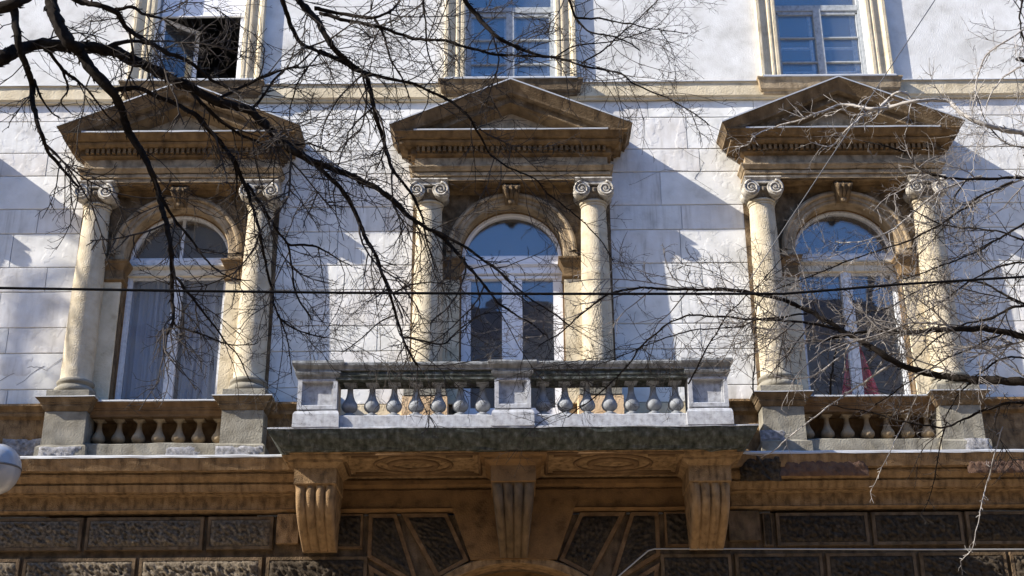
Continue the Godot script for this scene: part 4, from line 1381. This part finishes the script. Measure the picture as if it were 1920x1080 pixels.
# A shoot that bends as it grows and carries finer shoots in turn.
func shoot(from: Vector3, dir: Vector3, length: float, r: float, depth: int) -> void:
	var n := 8 if depth > 2 else (5 if depth > 0 else 4)
	var pts := [from]
	var d := dir.normalized()
	var p := from
	var bend := Vector3(tree_rng.randfn(0, 0.1), tree_rng.randfn(-0.03, 0.1), tree_rng.randfn(0, 0.08))
	for i in n:
		d = (d + bend + Vector3(tree_rng.randfn(0, 0.14), tree_rng.randfn(0, 0.14), tree_rng.randfn(0, 0.1))).normalized()
		p += d * (length / n)
		pts.append(p)
	stem(pts, r, maxf(r * 0.5, 0.0013), 4 if r > 0.004 else 3)
	if depth <= 0:
		return
	var kids := int(length / 0.1) + 1
	for k in kids:
		var f := tree_rng.randf_range(0.12, 0.98) * n
		var i := mini(int(f), n - 1)
		var q: Vector3 = pts[i].lerp(pts[i + 1], f - i)
		var t: Vector3 = (pts[i + 1] - pts[i]).normalized()
		var side := Vector3(tree_rng.randfn(), tree_rng.randfn(), tree_rng.randfn(0, 0.6))
		side = (side - t * side.dot(t)).normalized()
		shoot(q, t * 0.75 + side * 0.8, length * tree_rng.randf_range(0.2, 0.55) * (1.1 - 0.5 * f / n), maxf(r * 0.6, 0.0017), depth - 1)

func flow(pts: Array, wob: float) -> Array:
	var cv := Curve3D.new()
	for i in pts.size():
		var t: Vector3 = (pts[mini(i + 1, pts.size() - 1)] - pts[maxi(i - 1, 0)]) / 6.0
		cv.add_point(pts[i], -t, t)
	var total := cv.get_baked_length()
	var n := int(clampf(total / 0.035, 6, 120))
	var out := []
	for i in n + 1:
		var q := cv.sample_baked(total * i / n, true)
		if i > 0 and i < n:
			q += Vector3(jn.get_noise_3d(q.x * 90, q.y * 90, 1), jn.get_noise_3d(q.x * 90, q.y * 90, 60), jn.get_noise_3d(q.x * 90, q.y * 90, 120)) * wob
		out.append(q)
	return out

func limb(tree: Node3D, raw: Array, r0: float, r1: float, pale: int, density: float, reach: float) -> void:
	var pts := flow(raw, 0.016)
	start_mesh()
	stem(pts, r0, r1, 10 if r0 > 0.02 else 6, 0.55)
	# short spurs and knuckles along the bark
	var total := 0.0
	for i in pts.size() - 1:
		total += pts[i].distance_to(pts[i + 1])
	for k in int(total / 0.07):
		var i := tree_rng.randi_range(0, pts.size() - 2)
		var r := lerpf(r0, r1, float(i) / pts.size())
		var t: Vector3 = (pts[i + 1] - pts[i]).normalized()
		var s := Vector3(tree_rng.randfn(), tree_rng.randfn(), tree_rng.randfn())
		s = (s - t * s.dot(t)).normalized()
		stem([pts[i], pts[i] + (s + t * 0.5) * (r + 0.008), pts[i] + (s + t * 0.9) * (r + 0.022)], 0.3 * r + 0.0025, 0.0022, 5)
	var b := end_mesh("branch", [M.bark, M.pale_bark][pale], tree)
	start_mesh()
	var shoots := int(total * density * 5.2) + 1
	for k in shoots:
		var f := tree_rng.randf_range(0.06, 1.0) * (pts.size() - 1)
		if k == 0:
			f = pts.size() - 1.001
		var i := mini(int(f), pts.size() - 2)
		var q: Vector3 = pts[i].lerp(pts[i + 1], f - i)
		var r := lerpf(r0, r1, f / pts.size())
		var t: Vector3 = (pts[i + 1] - pts[i]).normalized()
		var s := Vector3(tree_rng.randfn(), tree_rng.randfn(-0.1, 1.0), tree_rng.randfn(0, 0.55))
		s = (s - t * s.dot(t)).normalized()
		shoot(q, t * tree_rng.randf_range(0.5, 1.1) + s * 0.85, reach * tree_rng.randf_range(0.5, 2.0), clampf(r * 0.55, 0.0026, 0.0062), 2 if reach > 0.2 else 1)
	for k in int(total * density * 1.5 * (1.0 if reach > 0.3 else 0.0)):
		var f := tree_rng.randf_range(0.1, 0.97) * (pts.size() - 1)
		var i := mini(int(f), pts.size() - 2)
		var r := lerpf(r0, r1, f / pts.size())
		var t: Vector3 = (pts[i + 1] - pts[i]).normalized()
		var s := Vector3(tree_rng.randfn(), tree_rng.randfn(-0.15, 1.0), tree_rng.randfn(0, 0.5))
		s = (s - t * s.dot(t)).normalized()
		shoot(pts[i].lerp(pts[i + 1], f - i), t * 1.0 + s * 0.6, tree_rng.randf_range(0.5, 1.25), clampf(r * 0.6, 0.0042, 0.011), 3)
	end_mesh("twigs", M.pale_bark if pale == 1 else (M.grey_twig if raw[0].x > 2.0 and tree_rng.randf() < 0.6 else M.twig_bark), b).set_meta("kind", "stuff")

func trees() -> void:
	tree_rng.seed = 77
	var lt := Node3D.new()
	put(lt, "street_tree", self)
	tag(lt, "bare dark tree reaching in from the upper left of the house front", "tree", "bare street trees")
	var rt := Node3D.new()
	put(rt, "street_tree", self)
	tag(rt, "bare tree with sunlit pale twigs reaching in from the right edge", "tree", "bare street trees")
	start_mesh()
	stem(flow([V(-6.9, 0, 8.2), V(-6.85, 3, 8.1), V(-6.7, 6, 7.9), V(-6.35, 8.6, 7.5), V(-5.6, 10.2, 7.1), V(-4.62, 10.62, 6.85)], 0.05), 0.24, 0.075, 14, 0.3)
	end_mesh("trunk", M.bark, lt)
	start_mesh()
	stem(flow([V(-6.35, 8.6, 7.5), V(-5.9, 10.4, 7.3), V(-5.2, 11.6, 7.15), V(-4.3, 11.7, 7.0)], 0.04), 0.12, 0.06, 10, 0.3)
	stem(flow([V(-5.9, 10.4, 7.3), V(-5.0, 12.2, 6.8), V(-3.6, 13.0, 6.5), V(-1.8, 12.6, 6.3), V(-1.0, 12.0, 6.2)], 0.04), 0.09, 0.03, 10, 0.3)
	end_mesh("branch", M.bark, lt)
	start_mesh()
	stem(flow([V(7.4, 0, 6.6), V(7.3, 2.5, 6.5), V(7.0, 5.0, 6.3), V(6.5, 7.0, 6.1), V(6.3, 9.0, 6.0), V(6.6, 11.5, 5.9)], 0.05), 0.2, 0.06, 14, 0.3)
	stem(flow([V(7.05, 4.8, 6.3), V(6.2, 6.2, 6.15), V(5.3, 7.05, 6.05), V(4.52, 7.28, 6.0)], 0.03), 0.08, 0.04, 10, 0.3)
	for q in [[6.9, 5.6, 7.75], [6.5, 7.0, 8.3], [6.3, 8.2, 9.0], [6.3, 9.2, 9.6], [6.4, 10.0, 10.2]]:
		stem(flow([V(q[0], q[1], 6.15), V(5.6, (q[1] + q[2]) * 0.5 + 0.15, 6.05), V(4.6, q[2], 5.95)], 0.03), 0.045, 0.02, 8, 0.3)
	end_mesh("trunk", M.bark, rt)
	limb(lt, [V(-4.529,7.774,6.800), V(-4.239,7.797,6.875), V(-4.178,8.005,6.680), V(-4.089,8.129,6.556), V(-3.735,8.022,6.682), V(-3.431,7.998,6.674), V(-3.314,8.051,6.449), V(-3.033,7.925,6.415), V(-2.768,7.718,6.548), V(-2.492,7.631,6.400)], 0.0594, 0.0365, 0, 0.50, 0.50)
	limb(lt, [V(-2.492,7.631,6.400), V(-2.274,7.648,6.243), V(-2.085,7.480,6.201), V(-1.855,7.209,6.308), V(-1.643,7.152,6.172), V(-1.521,7.207,5.949), V(-1.245,7.052,5.992), V(-1.111,6.941,6.053), V(-0.865,6.786,5.844), V(-0.680,6.687,5.800)], 0.0392, 0.0161, 0, 1.00, 0.60)
	limb(lt, [V(-0.680,6.687,5.800), V(-0.494,6.514,5.762), V(-0.287,6.212,5.839), V(-0.093,6.042,5.647), V(0.059,5.989,5.530), V(0.286,5.791,5.600)], 0.0183, 0.0055, 0, 1.00, 0.45)
	limb(lt, [V(-0.673,6.640,5.900), V(-0.409,6.478,5.928), V(-0.138,6.367,5.688), V(0.069,6.178,5.656), V(0.362,5.906,5.769), V(0.526,5.849,5.600)], 0.0137, 0.0046, 0, 1.00, 0.40)
	limb(lt, [V(-3.918,8.546,7.000), V(-3.908,8.396,6.831), V(-3.810,8.157,6.904), V(-3.644,7.876,6.968), V(-3.611,7.923,6.800)], 0.0537, 0.0492, 0, 0.40, 0.40)
	limb(lt, [V(-3.643,7.924,6.800), V(-3.452,7.677,6.791), V(-3.309,7.546,6.727), V(-3.297,7.493,6.467), V(-3.249,7.345,6.417), V(-3.112,7.148,6.400)], 0.0447, 0.0268, 0, 0.50, 0.50)
	limb(lt, [V(-3.112,7.148,6.400), V(-3.023,6.980,6.400), V(-2.992,6.876,6.230), V(-2.897,6.600,6.331), V(-2.786,6.246,6.418), V(-2.803,6.072,6.239), V(-2.812,5.923,6.141), V(-2.741,5.660,6.289), V(-2.807,5.584,6.200)], 0.0264, 0.0132, 0, 0.90, 0.50)
	limb(lt, [V(-2.765,5.695,6.200), V(-2.766,5.709,6.046), V(-2.536,5.592,6.173), V(-2.294,5.512,6.135), V(-2.105,5.580,6.000)], 0.0096, 0.0039, 0, 1.00, 0.35)
	limb(lt, [V(-2.816,6.113,6.200), V(-2.652,5.936,6.254), V(-2.542,5.808,6.103), V(-2.422,5.668,5.900), V(-2.261,5.466,5.968), V(-2.159,5.280,5.900)], 0.0132, 0.0040, 0, 1.00, 0.35)
	limb(lt, [V(-2.939,6.780,6.300), V(-2.811,6.582,6.192), V(-2.671,6.436,6.077), V(-2.492,6.186,6.194), V(-2.350,6.110,6.144), V(-2.201,6.147,6.000)], 0.0142, 0.0044, 0, 1.00, 0.40)
	limb(lt, [V(-4.203,8.404,6.900), V(-4.196,8.246,6.816), V(-4.086,7.930,6.948), V(-4.027,7.731,6.821), V(-4.033,7.683,6.647), V(-3.951,7.403,6.743), V(-3.827,7.108,6.817), V(-3.806,7.015,6.626), V(-3.706,6.918,6.526), V(-3.543,6.730,6.600)], 0.0353, 0.0097, 0, 0.60, 0.40)
	limb(lt, [V(-4.039,7.749,6.600), V(-3.909,7.506,6.681), V(-3.880,7.488,6.484), V(-3.809,7.431,6.500)], 0.0135, 0.0054, 0, 0.60, 0.30)
	limb(lt, [V(-3.880,7.925,6.800), V(-3.810,7.832,6.657), V(-3.670,7.717,6.672), V(-3.489,7.506,6.795), V(-3.402,7.412,6.659), V(-3.287,7.313,6.600)], 0.0178, 0.0053, 0, 0.70, 0.35)
	limb(lt, [V(-3.768,7.784,6.700), V(-3.705,7.603,6.689), V(-3.735,7.450,6.747), V(-3.687,7.419,6.600)], 0.0116, 0.0045, 0, 0.70, 0.30)
	limb(lt, [V(-3.388,7.710,6.500), V(-3.165,7.695,6.530), V(-3.041,7.742,6.311), V(-2.858,7.642,6.325), V(-2.680,7.481,6.444), V(-2.585,7.405,6.303), V(-2.508,7.368,6.123), V(-2.374,7.184,6.200)], 0.0206, 0.0183, 0, 0.80, 0.45)
	limb(lt, [V(-2.374,7.184,6.200), V(-2.298,7.008,6.043), V(-2.180,6.698,6.149), V(-2.094,6.409,6.201), V(-2.074,6.255,5.997), V(-2.031,6.075,5.913), V(-1.933,5.794,6.054), V(-1.754,5.665,6.017), V(-1.562,5.661,5.900)], 0.0180, 0.0054, 0, 1.00, 0.50)
	limb(lt, [V(-2.278,7.004,6.100), V(-2.130,6.790,6.136), V(-1.990,6.568,6.072), V(-1.933,6.538,5.845), V(-1.885,6.296,5.855), V(-1.793,5.988,5.966), V(-1.697,5.860,5.800)], 0.0137, 0.0055, 0, 1.00, 0.45)
	limb(lt, [V(-1.905,6.476,6.000), V(-1.692,6.498,5.905), V(-1.560,6.508,5.680), V(-1.390,6.396,5.700)], 0.0115, 0.0046, 0, 1.00, 0.40)
	limb(lt, [V(-3.701,8.311,7.100), V(-3.643,8.309,6.952), V(-3.395,8.167,7.076), V(-3.281,8.148,7.003), V(-3.272,8.162,6.772), V(-3.104,8.033,6.779), V(-2.835,7.821,6.883), V(-2.679,7.817,6.724), V(-2.535,7.776,6.536), V(-2.283,7.604,6.600)], 0.0268, 0.0112, 0, 0.90, 0.50)
	limb(lt, [V(-3.336,8.235,6.900), V(-3.164,8.224,6.969), V(-3.121,8.263,6.803), V(-2.987,8.325,6.631), V(-2.804,8.152,6.700)], 0.0181, 0.0054, 0, 0.90, 0.40)
	limb(lt, [V(-3.424,7.997,6.700), V(-3.314,8.125,6.601), V(-3.195,8.163,6.542), V(-3.001,8.059,6.600)], 0.0228, 0.0068, 0, 0.90, 0.40)
	limb(lt, [V(-4.361,7.934,7.200), V(-4.247,8.104,7.102), V(-4.045,8.123,7.186), V(-3.965,8.385,7.000)], 0.0529, 0.0353, 0, 0.40, 0.40)
	limb(lt, [V(-2.194,9.055,6.200), V(-2.047,8.781,6.257), V(-2.015,8.705,6.033), V(-1.918,8.523,5.960), V(-1.712,8.340,6.090), V(-1.590,8.313,6.017), V(-1.379,8.255,5.900)], 0.0241, 0.0106, 0, 1.00, 0.45)
	limb(lt, [V(-2.000,9.053,6.200), V(-1.944,8.934,6.038), V(-1.766,8.695,6.070), V(-1.623,8.400,6.169), V(-1.531,8.352,5.999), V(-1.338,8.270,5.831), V(-1.271,8.044,5.932), V(-1.211,7.773,5.961), V(-1.146,7.625,5.740), V(-1.064,7.376,5.655), V(-0.896,7.109,5.700)], 0.0314, 0.0125, 0, 0.90, 0.50)
	limb(lt, [V(-0.896,7.109,5.700), V(-0.802,6.937,5.641), V(-0.752,6.691,5.606), V(-0.689,6.498,5.400)], 0.0123, 0.0057, 0, 1.00, 0.40)
	limb(lt, [V(-1.734,7.315,5.900), V(-1.473,7.026,5.894), V(-1.403,6.968,5.663), V(-1.297,6.710,5.685), V(-1.167,6.430,5.769), V(-1.070,6.206,5.584), V(-1.020,6.047,5.406), V(-0.941,5.791,5.496), V(-0.823,5.590,5.400)], 0.0210, 0.0093, 0, 1.00, 0.50)
	limb(lt, [V(-1.055,6.226,5.500), V(-0.907,6.380,5.317), V(-0.758,6.365,5.410), V(-0.526,6.384,5.300)], 0.0095, 0.0038, 0, 1.00, 0.30)
	limb(lt, [V(-0.950,5.853,5.400), V(-0.745,5.789,5.459), V(-0.610,5.795,5.375), V(-0.456,6.025,5.167), V(-0.264,6.133,5.214), V(-0.049,6.163,5.200)], 0.0094, 0.0038, 0, 1.00, 0.35)
	limb(lt, [V(-1.035,6.054,5.400), V(-1.228,5.987,5.318), V(-1.385,5.911,5.151), V(-1.517,5.792,5.200)], 0.0085, 0.0038, 0, 1.00, 0.30)
	limb(lt, [V(-1.747,8.664,6.300), V(-1.523,8.675,6.181), V(-1.217,8.544,6.320), V(-1.071,8.676,6.233), V(-1.013,8.934,6.026), V(-0.935,8.999,6.100)], 0.0192, 0.0096, 0, 1.00, 0.40)
	limb(lt, [V(-1.714,8.675,6.200), V(-1.507,8.555,6.274), V(-1.207,8.602,6.091), V(-0.927,8.582,5.946), V(-0.563,8.456,6.062), V(-0.403,8.391,6.073), V(-0.083,8.448,5.849), V(0.409,8.457,5.792), V(0.644,8.285,5.926), V(0.988,8.248,5.845), V(1.137,8.267,5.628), V(1.327,8.154,5.661), V(1.564,7.937,5.765), V(1.822,7.835,5.600)], 0.0175, 0.0049, 0, 1.00, 0.50)
	limb(lt, [V(-0.516,9.070,6.200), V(-0.408,8.923,6.035), V(-0.277,8.760,5.956), V(-0.115,8.505,6.051), V(0.079,8.477,5.918), V(0.249,8.561,5.669), V(0.412,8.511,5.700)], 0.0244, 0.0107, 0, 0.80, 0.45)
	limb(lt, [V(-0.822,9.128,6.000), V(-0.808,8.977,5.938), V(-0.778,8.687,6.020), V(-0.772,8.558,5.831), V(-0.706,8.313,5.800)], 0.0128, 0.0049, 0, 1.00, 0.40)
	limb(lt, [V(-1.240,8.739,6.000), V(-1.146,8.534,6.047), V(-1.099,8.419,5.817), V(-1.001,8.274,5.774), V(-0.909,7.992,5.800)], 0.0136, 0.0049, 0, 1.00, 0.40)
	limb(lt, [V(-1.727,8.410,6.000), V(-1.554,8.413,5.833), V(-1.380,8.261,5.890), V(-1.126,8.131,5.970), V(-0.901,8.191,5.779), V(-0.713,8.185,5.636), V(-0.509,7.979,5.751), V(-0.377,7.849,5.751), V(-0.251,7.716,5.523), V(-0.188,7.618,5.468), V(-0.055,7.436,5.598), V(0.235,7.319,5.506), V(0.314,7.275,5.400)], 0.0195, 0.0059, 0, 1.00, 0.50)
	limb(lt, [V(0.314,7.275,5.400), V(0.681,6.940,5.393), V(0.790,6.809,5.362), V(0.925,6.654,5.200)], 0.0078, 0.0039, 0, 1.00, 0.30)
	limb(lt, [V(0.495,9.219,5.900), V(0.550,9.011,5.898), V(0.621,8.949,5.702), V(0.748,8.741,5.772), V(0.986,8.623,5.860), V(1.209,8.580,5.700)], 0.0149, 0.0050, 0, 1.00, 0.45)
	limb(lt, [V(0.616,8.883,5.800), V(0.928,8.965,5.640), V(1.165,8.822,5.761), V(1.413,8.772,5.744), V(1.683,8.836,5.600)], 0.0100, 0.0040, 0, 1.00, 0.40)
	limb(lt, [V(0.659,8.451,5.700), V(0.854,8.525,5.789), V(1.017,8.748,5.696), V(1.245,9.067,5.522), V(1.412,9.202,5.614), V(1.507,9.334,5.600)], 0.0081, 0.0040, 0, 1.00, 0.35)
	limb(lt, [V(0.412,8.517,5.700), V(0.617,8.682,5.640), V(0.877,8.775,5.541), V(1.117,8.735,5.688), V(1.436,8.940,5.600)], 0.0080, 0.0040, 0, 1.00, 0.35)
	limb(lt, [V(-1.480,7.164,6.000), V(-1.339,7.170,5.888), V(-1.163,7.016,6.010), V(-0.996,6.933,5.884), V(-0.835,6.755,5.800)], 0.0140, 0.0056, 0, 1.00, 0.40)
	limb(lt, [V(-2.837,7.870,6.300), V(-2.625,7.614,6.368), V(-2.477,7.547,6.163), V(-2.284,7.470,6.041), V(-2.022,7.331,6.165), V(-1.773,7.368,6.142), V(-1.583,7.365,6.000)], 0.0185, 0.0069, 0, 1.00, 0.50)
	limb(lt, [V(-2.579,7.718,6.300), V(-2.437,7.907,6.145), V(-2.262,8.031,6.119), V(-2.055,8.043,6.230), V(-1.896,8.211,6.092), V(-1.800,8.410,6.000)], 0.0166, 0.0071, 0, 1.00, 0.50)
	limb(lt, [V(-2.271,7.684,6.200), V(-2.157,7.912,6.133), V(-1.998,8.109,6.168), V(-1.875,8.282,5.936), V(-1.689,8.343,5.900)], 0.0144, 0.0057, 0, 1.00, 0.45)
	limb(lt, [V(-2.449,7.317,6.100), V(-2.358,7.073,6.117), V(-2.420,6.966,5.871), V(-2.341,6.719,5.900)], 0.0101, 0.0041, 0, 1.00, 0.40)
	limb(lt, [V(-1.925,5.790,6.100), V(-1.875,5.638,5.880), V(-1.833,5.347,5.900)], 0.0079, 0.0035, 0, 1.00, 0.40)
	limb(lt, [V(-1.742,8.446,5.900), V(-1.920,8.158,5.909), V(-1.988,7.916,5.849), V(-2.024,7.726,5.700)], 0.0087, 0.0039, 0, 1.00, 0.40)
	limb(lt, [V(-1.329,8.227,5.900), V(-1.535,8.022,5.852), V(-1.699,7.865,5.647), V(-1.726,7.558,5.700)], 0.0087, 0.0039, 0, 1.20, 0.40)
	limb(lt, [V(-1.235,7.880,5.900), V(-1.441,7.758,5.733), V(-1.510,7.423,5.844), V(-1.590,7.232,5.700)], 0.0086, 0.0038, 0, 1.20, 0.40)
	limb(rt, [V(4.457,5.105,6.000), V(4.147,5.173,6.049), V(3.895,5.251,5.883), V(3.573,5.371,5.680), V(3.292,5.425,5.748), V(3.073,5.542,5.783), V(2.913,5.757,5.600)], 0.0377, 0.0222, 0, 0.80, 0.45)
	limb(rt, [V(2.913,5.757,5.600), V(2.723,5.945,5.502), V(2.523,6.119,5.411), V(2.295,6.146,5.546), V(1.968,6.228,5.502), V(1.530,6.336,5.278), V(1.100,6.354,5.280), V(0.816,6.217,5.402), V(0.485,5.988,5.269), V(0.233,5.829,5.200)], 0.0213, 0.0047, 0, 1.00, 0.45)
	limb(rt, [V(2.915,5.782,5.600), V(2.649,5.898,5.522), V(2.275,5.895,5.650), V(2.099,5.950,5.515), V(1.822,6.039,5.347), V(1.493,6.005,5.450), V(1.259,5.836,5.516), V(1.119,5.762,5.321), V(0.896,5.499,5.229), V(0.474,5.143,5.300)], 0.0121, 0.0047, 0, 1.00, 0.40)
	limb(rt, [V(2.571,6.007,5.500), V(2.105,5.919,5.579), V(2.012,5.939,5.378), V(1.742,5.946,5.301), V(1.485,5.861,5.447), V(1.143,5.743,5.411), V(0.803,5.638,5.300)], 0.0093, 0.0037, 0, 1.00, 0.40)
	limb(rt, [V(4.525,5.521,6.000), V(4.305,5.666,5.811), V(3.994,5.739,5.791), V(3.666,5.707,5.867), V(3.422,5.757,5.679), V(3.027,5.843,5.463), V(2.672,5.748,5.500)], 0.0317, 0.0090, 0, 1.00, 0.50)
	limb(rt, [V(4.547,5.926,6.000), V(4.279,5.874,5.978), V(4.160,5.842,6.012), V(4.066,5.834,5.793), V(3.879,5.823,5.703), V(3.529,5.616,5.832), V(3.318,5.427,5.700)], 0.0135, 0.0045, 0, 1.00, 0.45)
	limb(rt, [V(4.320,7.397,5.400), V(3.890,7.232,5.408), V(3.726,7.131,5.173), V(3.455,6.929,5.179), V(3.172,6.799,5.277), V(2.996,6.882,5.100)], 0.0127, 0.0049, 1, 0.70, 0.35)
	limb(rt, [V(4.398,7.081,5.900), V(4.166,7.031,5.724), V(3.820,6.763,5.816), V(3.478,6.565,5.840), V(3.228,6.554,5.613), V(2.927,6.480,5.518), V(2.540,6.276,5.641), V(2.296,6.226,5.500)], 0.0112, 0.0047, 0, 1.00, 0.45)
	limb(rt, [V(4.686,6.411,5.900), V(4.392,6.500,5.930), V(4.177,6.628,5.847), V(4.037,6.771,5.612), V(3.803,6.806,5.621), V(3.564,6.976,5.600)], 0.0103, 0.0047, 0, 1.00, 0.45)
	limb(rt, [V(4.756,6.844,5.900), V(4.462,6.706,5.819), V(4.168,6.579,5.621), V(3.808,6.396,5.692), V(3.483,6.277,5.691), V(3.137,6.210,5.500)], 0.0111, 0.0046, 0, 1.00, 0.45)
	limb(rt, [V(5.017,7.615,5.600), V(4.757,7.810,5.454), V(4.374,7.828,5.577), V(4.194,8.008,5.493), V(4.172,8.272,5.263), V(4.027,8.282,5.277), V(3.813,8.208,5.375), V(3.611,8.255,5.200)], 0.0251, 0.0161, 1, 0.50, 0.30)
	limb(rt, [V(3.611,8.255,5.200), V(3.425,8.168,5.299), V(3.343,8.283,5.157), V(3.204,8.388,5.021), V(3.017,8.246,5.154), V(2.833,8.138,5.210), V(2.695,8.192,5.018), V(2.530,8.152,4.966), V(2.326,7.986,5.126), V(2.261,7.919,5.091), V(2.154,7.942,5.000)], 0.0154, 0.0046, 1, 1.60, 0.16)
	limb(rt, [V(3.611,8.255,5.200), V(3.573,8.284,5.101), V(3.414,8.241,5.056), V(3.268,8.066,5.207), V(3.189,8.013,5.149), V(3.158,8.021,4.948), V(3.063,7.944,4.994), V(2.886,7.983,5.000)], 0.0133, 0.0046, 1, 1.60, 0.16)
	limb(rt, [V(3.544,8.250,5.200), V(3.648,8.373,5.150), V(3.708,8.366,5.270), V(3.834,8.443,5.120), V(3.882,8.371,5.100)], 0.0155, 0.0103, 1, 0.30, 0.20)
	limb(rt, [V(3.609,8.237,5.200), V(3.457,8.173,5.271), V(3.388,8.256,5.061), V(3.298,8.272,5.014), V(3.186,8.252,5.161), V(3.095,8.232,5.095), V(3.043,8.282,5.000)], 0.0103, 0.0041, 1, 0.80, 0.25)
	limb(rt, [V(4.822,7.104,5.900), V(4.582,7.221,5.701), V(4.069,7.212,5.705), V(3.741,7.227,5.763), V(3.681,7.433,5.550), V(3.679,7.667,5.354), V(3.453,7.709,5.424), V(3.311,7.824,5.300)], 0.0164, 0.0058, 0, 1.00, 0.45)
	limb(rt, [V(5.085,8.854,5.900), V(4.737,8.649,5.887), V(4.523,8.520,5.883), V(4.436,8.518,5.646), V(4.365,8.354,5.576), V(4.295,8.013,5.600)], 0.0099, 0.0059, 1, 0.70, 0.40)
	limb(rt, [V(4.995,8.448,5.900), V(4.684,8.278,5.876), V(4.571,8.292,5.636), V(4.443,8.133,5.654), V(4.393,8.012,5.600)], 0.0088, 0.0049, 1, 0.70, 0.40)
	limb(rt, [V(4.855,9.224,5.800), V(4.876,9.141,5.660), V(4.763,8.849,5.799), V(4.749,8.596,5.827), V(4.847,8.463,5.700)], 0.0120, 0.0050, 0, 1.00, 0.40)
	limb(rt, [V(3.660,5.019,5.500), V(3.562,4.775,5.527), V(3.547,4.618,5.399), V(3.550,4.469,5.160), V(3.435,4.285,5.200)], 0.0067, 0.0031, 0, 1.00, 0.12)
	limb(rt, [V(4.125,4.969,5.500), V(4.023,4.673,5.419), V(4.001,4.521,5.266), V(3.896,4.335,5.371), V(3.770,3.977,5.361), V(3.716,3.900,5.200)], 0.0058, 0.0027, 1, 0.80, 0.10)
	limb(rt, [V(3.442,5.257,5.500), V(3.326,5.026,5.351), V(3.178,4.799,5.453), V(3.075,4.591,5.322), V(3.031,4.494,5.200)], 0.0059, 0.0027, 1, 0.80, 0.10)
	limb(rt, [V(3.428,5.681,5.400), V(3.209,5.514,5.460), V(3.071,5.449,5.257), V(2.936,5.398,5.106), V(2.560,5.112,5.213), V(2.217,4.861,5.100)], 0.0102, 0.0046, 1, 0.50, 0.12)
	limb(rt, [V(3.802,6.196,5.300), V(3.908,6.196,5.148), V(4.124,6.009,5.094), V(4.310,5.750,5.100)], 0.0086, 0.0048, 1, 0.50, 0.30)
	limb(rt, [V(3.389,5.919,5.300), V(3.072,5.803,5.254), V(2.800,5.624,5.340), V(2.629,5.542,5.155), V(2.388,5.589,5.027), V(2.224,5.649,5.100)], 0.0103, 0.0047, 1, 0.70, 0.30)
	limb(rt, [V(2.727,5.296,5.400), V(2.722,5.372,5.460), V(2.851,5.742,5.246), V(2.938,5.965,5.229), V(3.016,6.111,5.372), V(3.010,6.305,5.277), V(2.938,6.374,5.200)], 0.0094, 0.0038, 0, 1.00, 0.35)
	limb(rt, [V(2.068,5.301,5.400), V(2.142,5.759,5.215), V(2.193,6.213,5.263), V(2.236,6.448,5.200)], 0.0076, 0.0038, 0, 1.00, 0.35)
	limb(rt, [V(1.511,5.402,5.400), V(1.627,5.605,5.415), V(1.890,6.031,5.392), V(2.225,6.412,5.162), V(2.484,6.695,5.200)], 0.0071, 0.0038, 0, 1.00, 0.35)
	limb(rt, [V(4.501,5.057,5.800), V(4.144,5.094,5.765), V(3.900,5.073,5.548), V(3.599,4.942,5.599), V(3.276,4.974,5.653), V(3.078,5.114,5.437), V(2.731,5.200,5.400)], 0.0134, 0.0045, 0, 0.60, 0.32)
	limb(rt, [V(4.562,5.430,5.800), V(4.272,5.555,5.592), V(4.004,5.434,5.667), V(3.776,5.248,5.590), V(3.670,5.050,5.400)], 0.0113, 0.0045, 0, 0.60, 0.35)
	limb(rt, [V(4.624,5.813,5.800), V(4.253,5.992,5.845), V(4.058,6.205,5.697), V(3.857,6.299,5.481), V(3.549,6.203,5.534), V(3.233,6.008,5.586), V(3.004,6.059,5.400)], 0.0116, 0.0047, 0, 1.10, 0.50)
	limb(rt, [V(4.705,6.306,5.800), V(4.376,6.396,5.659), V(4.095,6.343,5.493), V(3.707,6.061,5.568), V(3.464,5.980,5.400)], 0.0103, 0.0047, 0, 1.10, 0.50)
	limb(rt, [V(4.593,5.620,5.800), V(4.232,5.748,5.663), V(3.909,5.595,5.752), V(3.679,5.537,5.588), V(3.405,5.401,5.361), V(3.096,5.197,5.400)], 0.0100, 0.0045, 0, 0.70, 0.35)
	limb(rt, [V(4.875,7.343,5.800), V(4.613,7.430,5.842), V(4.529,7.615,5.607), V(4.422,7.918,5.469), V(4.358,8.244,5.500)], 0.0087, 0.0039, 0, 1.10, 0.50)
	limb(rt, [V(4.109,7.267,5.600), V(4.046,7.179,5.402), V(3.957,6.937,5.345), V(3.666,6.641,5.300)], 0.0077, 0.0038, 0, 1.10, 0.40)
	# next tree along the street, left of the picture: its limbs throw the soft streaks on the wall at the left
	var nt := Node3D.new()
	put(nt, "street_tree", self)
	tag(nt, "bare tree beyond the left edge whose shadow streaks the wall", "tree", "bare street trees")
	start_mesh()
	stem(flow([V(-16.2, 0, 4.2), V(-16.1, 5, 4.1), V(-16.0, 9.5, 3.8), V(-15.9, 12.5, 3.4)], 0.05), 0.26, 0.12, 14, 0.3)
	end_mesh("trunk", M.bark, nt)
	for q in [[V(-16, 11.5, 3.5), V(-16.3, 14.2, 3.1), V(-15.6, 15.4, 3.0), V(-14.4, 14.6, 2.9), V(-13.6, 13.4, 2.8)],
		[V(-16, 12, 3.4), V(-16.6, 15.4, 3.2), V(-15.9, 16.1, 3.1), V(-14.8, 15.6, 3.0), V(-13.8, 14.5, 3.0)],
		[V(-16, 11, 3.6), V(-15.9, 13.6, 3.2), V(-15.2, 14.7, 3.0), V(-14.6, 14.2, 2.9), V(-14.0, 13.6, 2.8)],
		[V(-16, 12.5, 3.4), V(-17.2, 15.0, 3.2), V(-16.9, 16.9, 3.1), V(-15.7, 16.6, 3.1), V(-14.9, 15.9, 3.1)]]:
		limb(nt, q, 0.07, 0.025, 0, 0.25, 0.5)
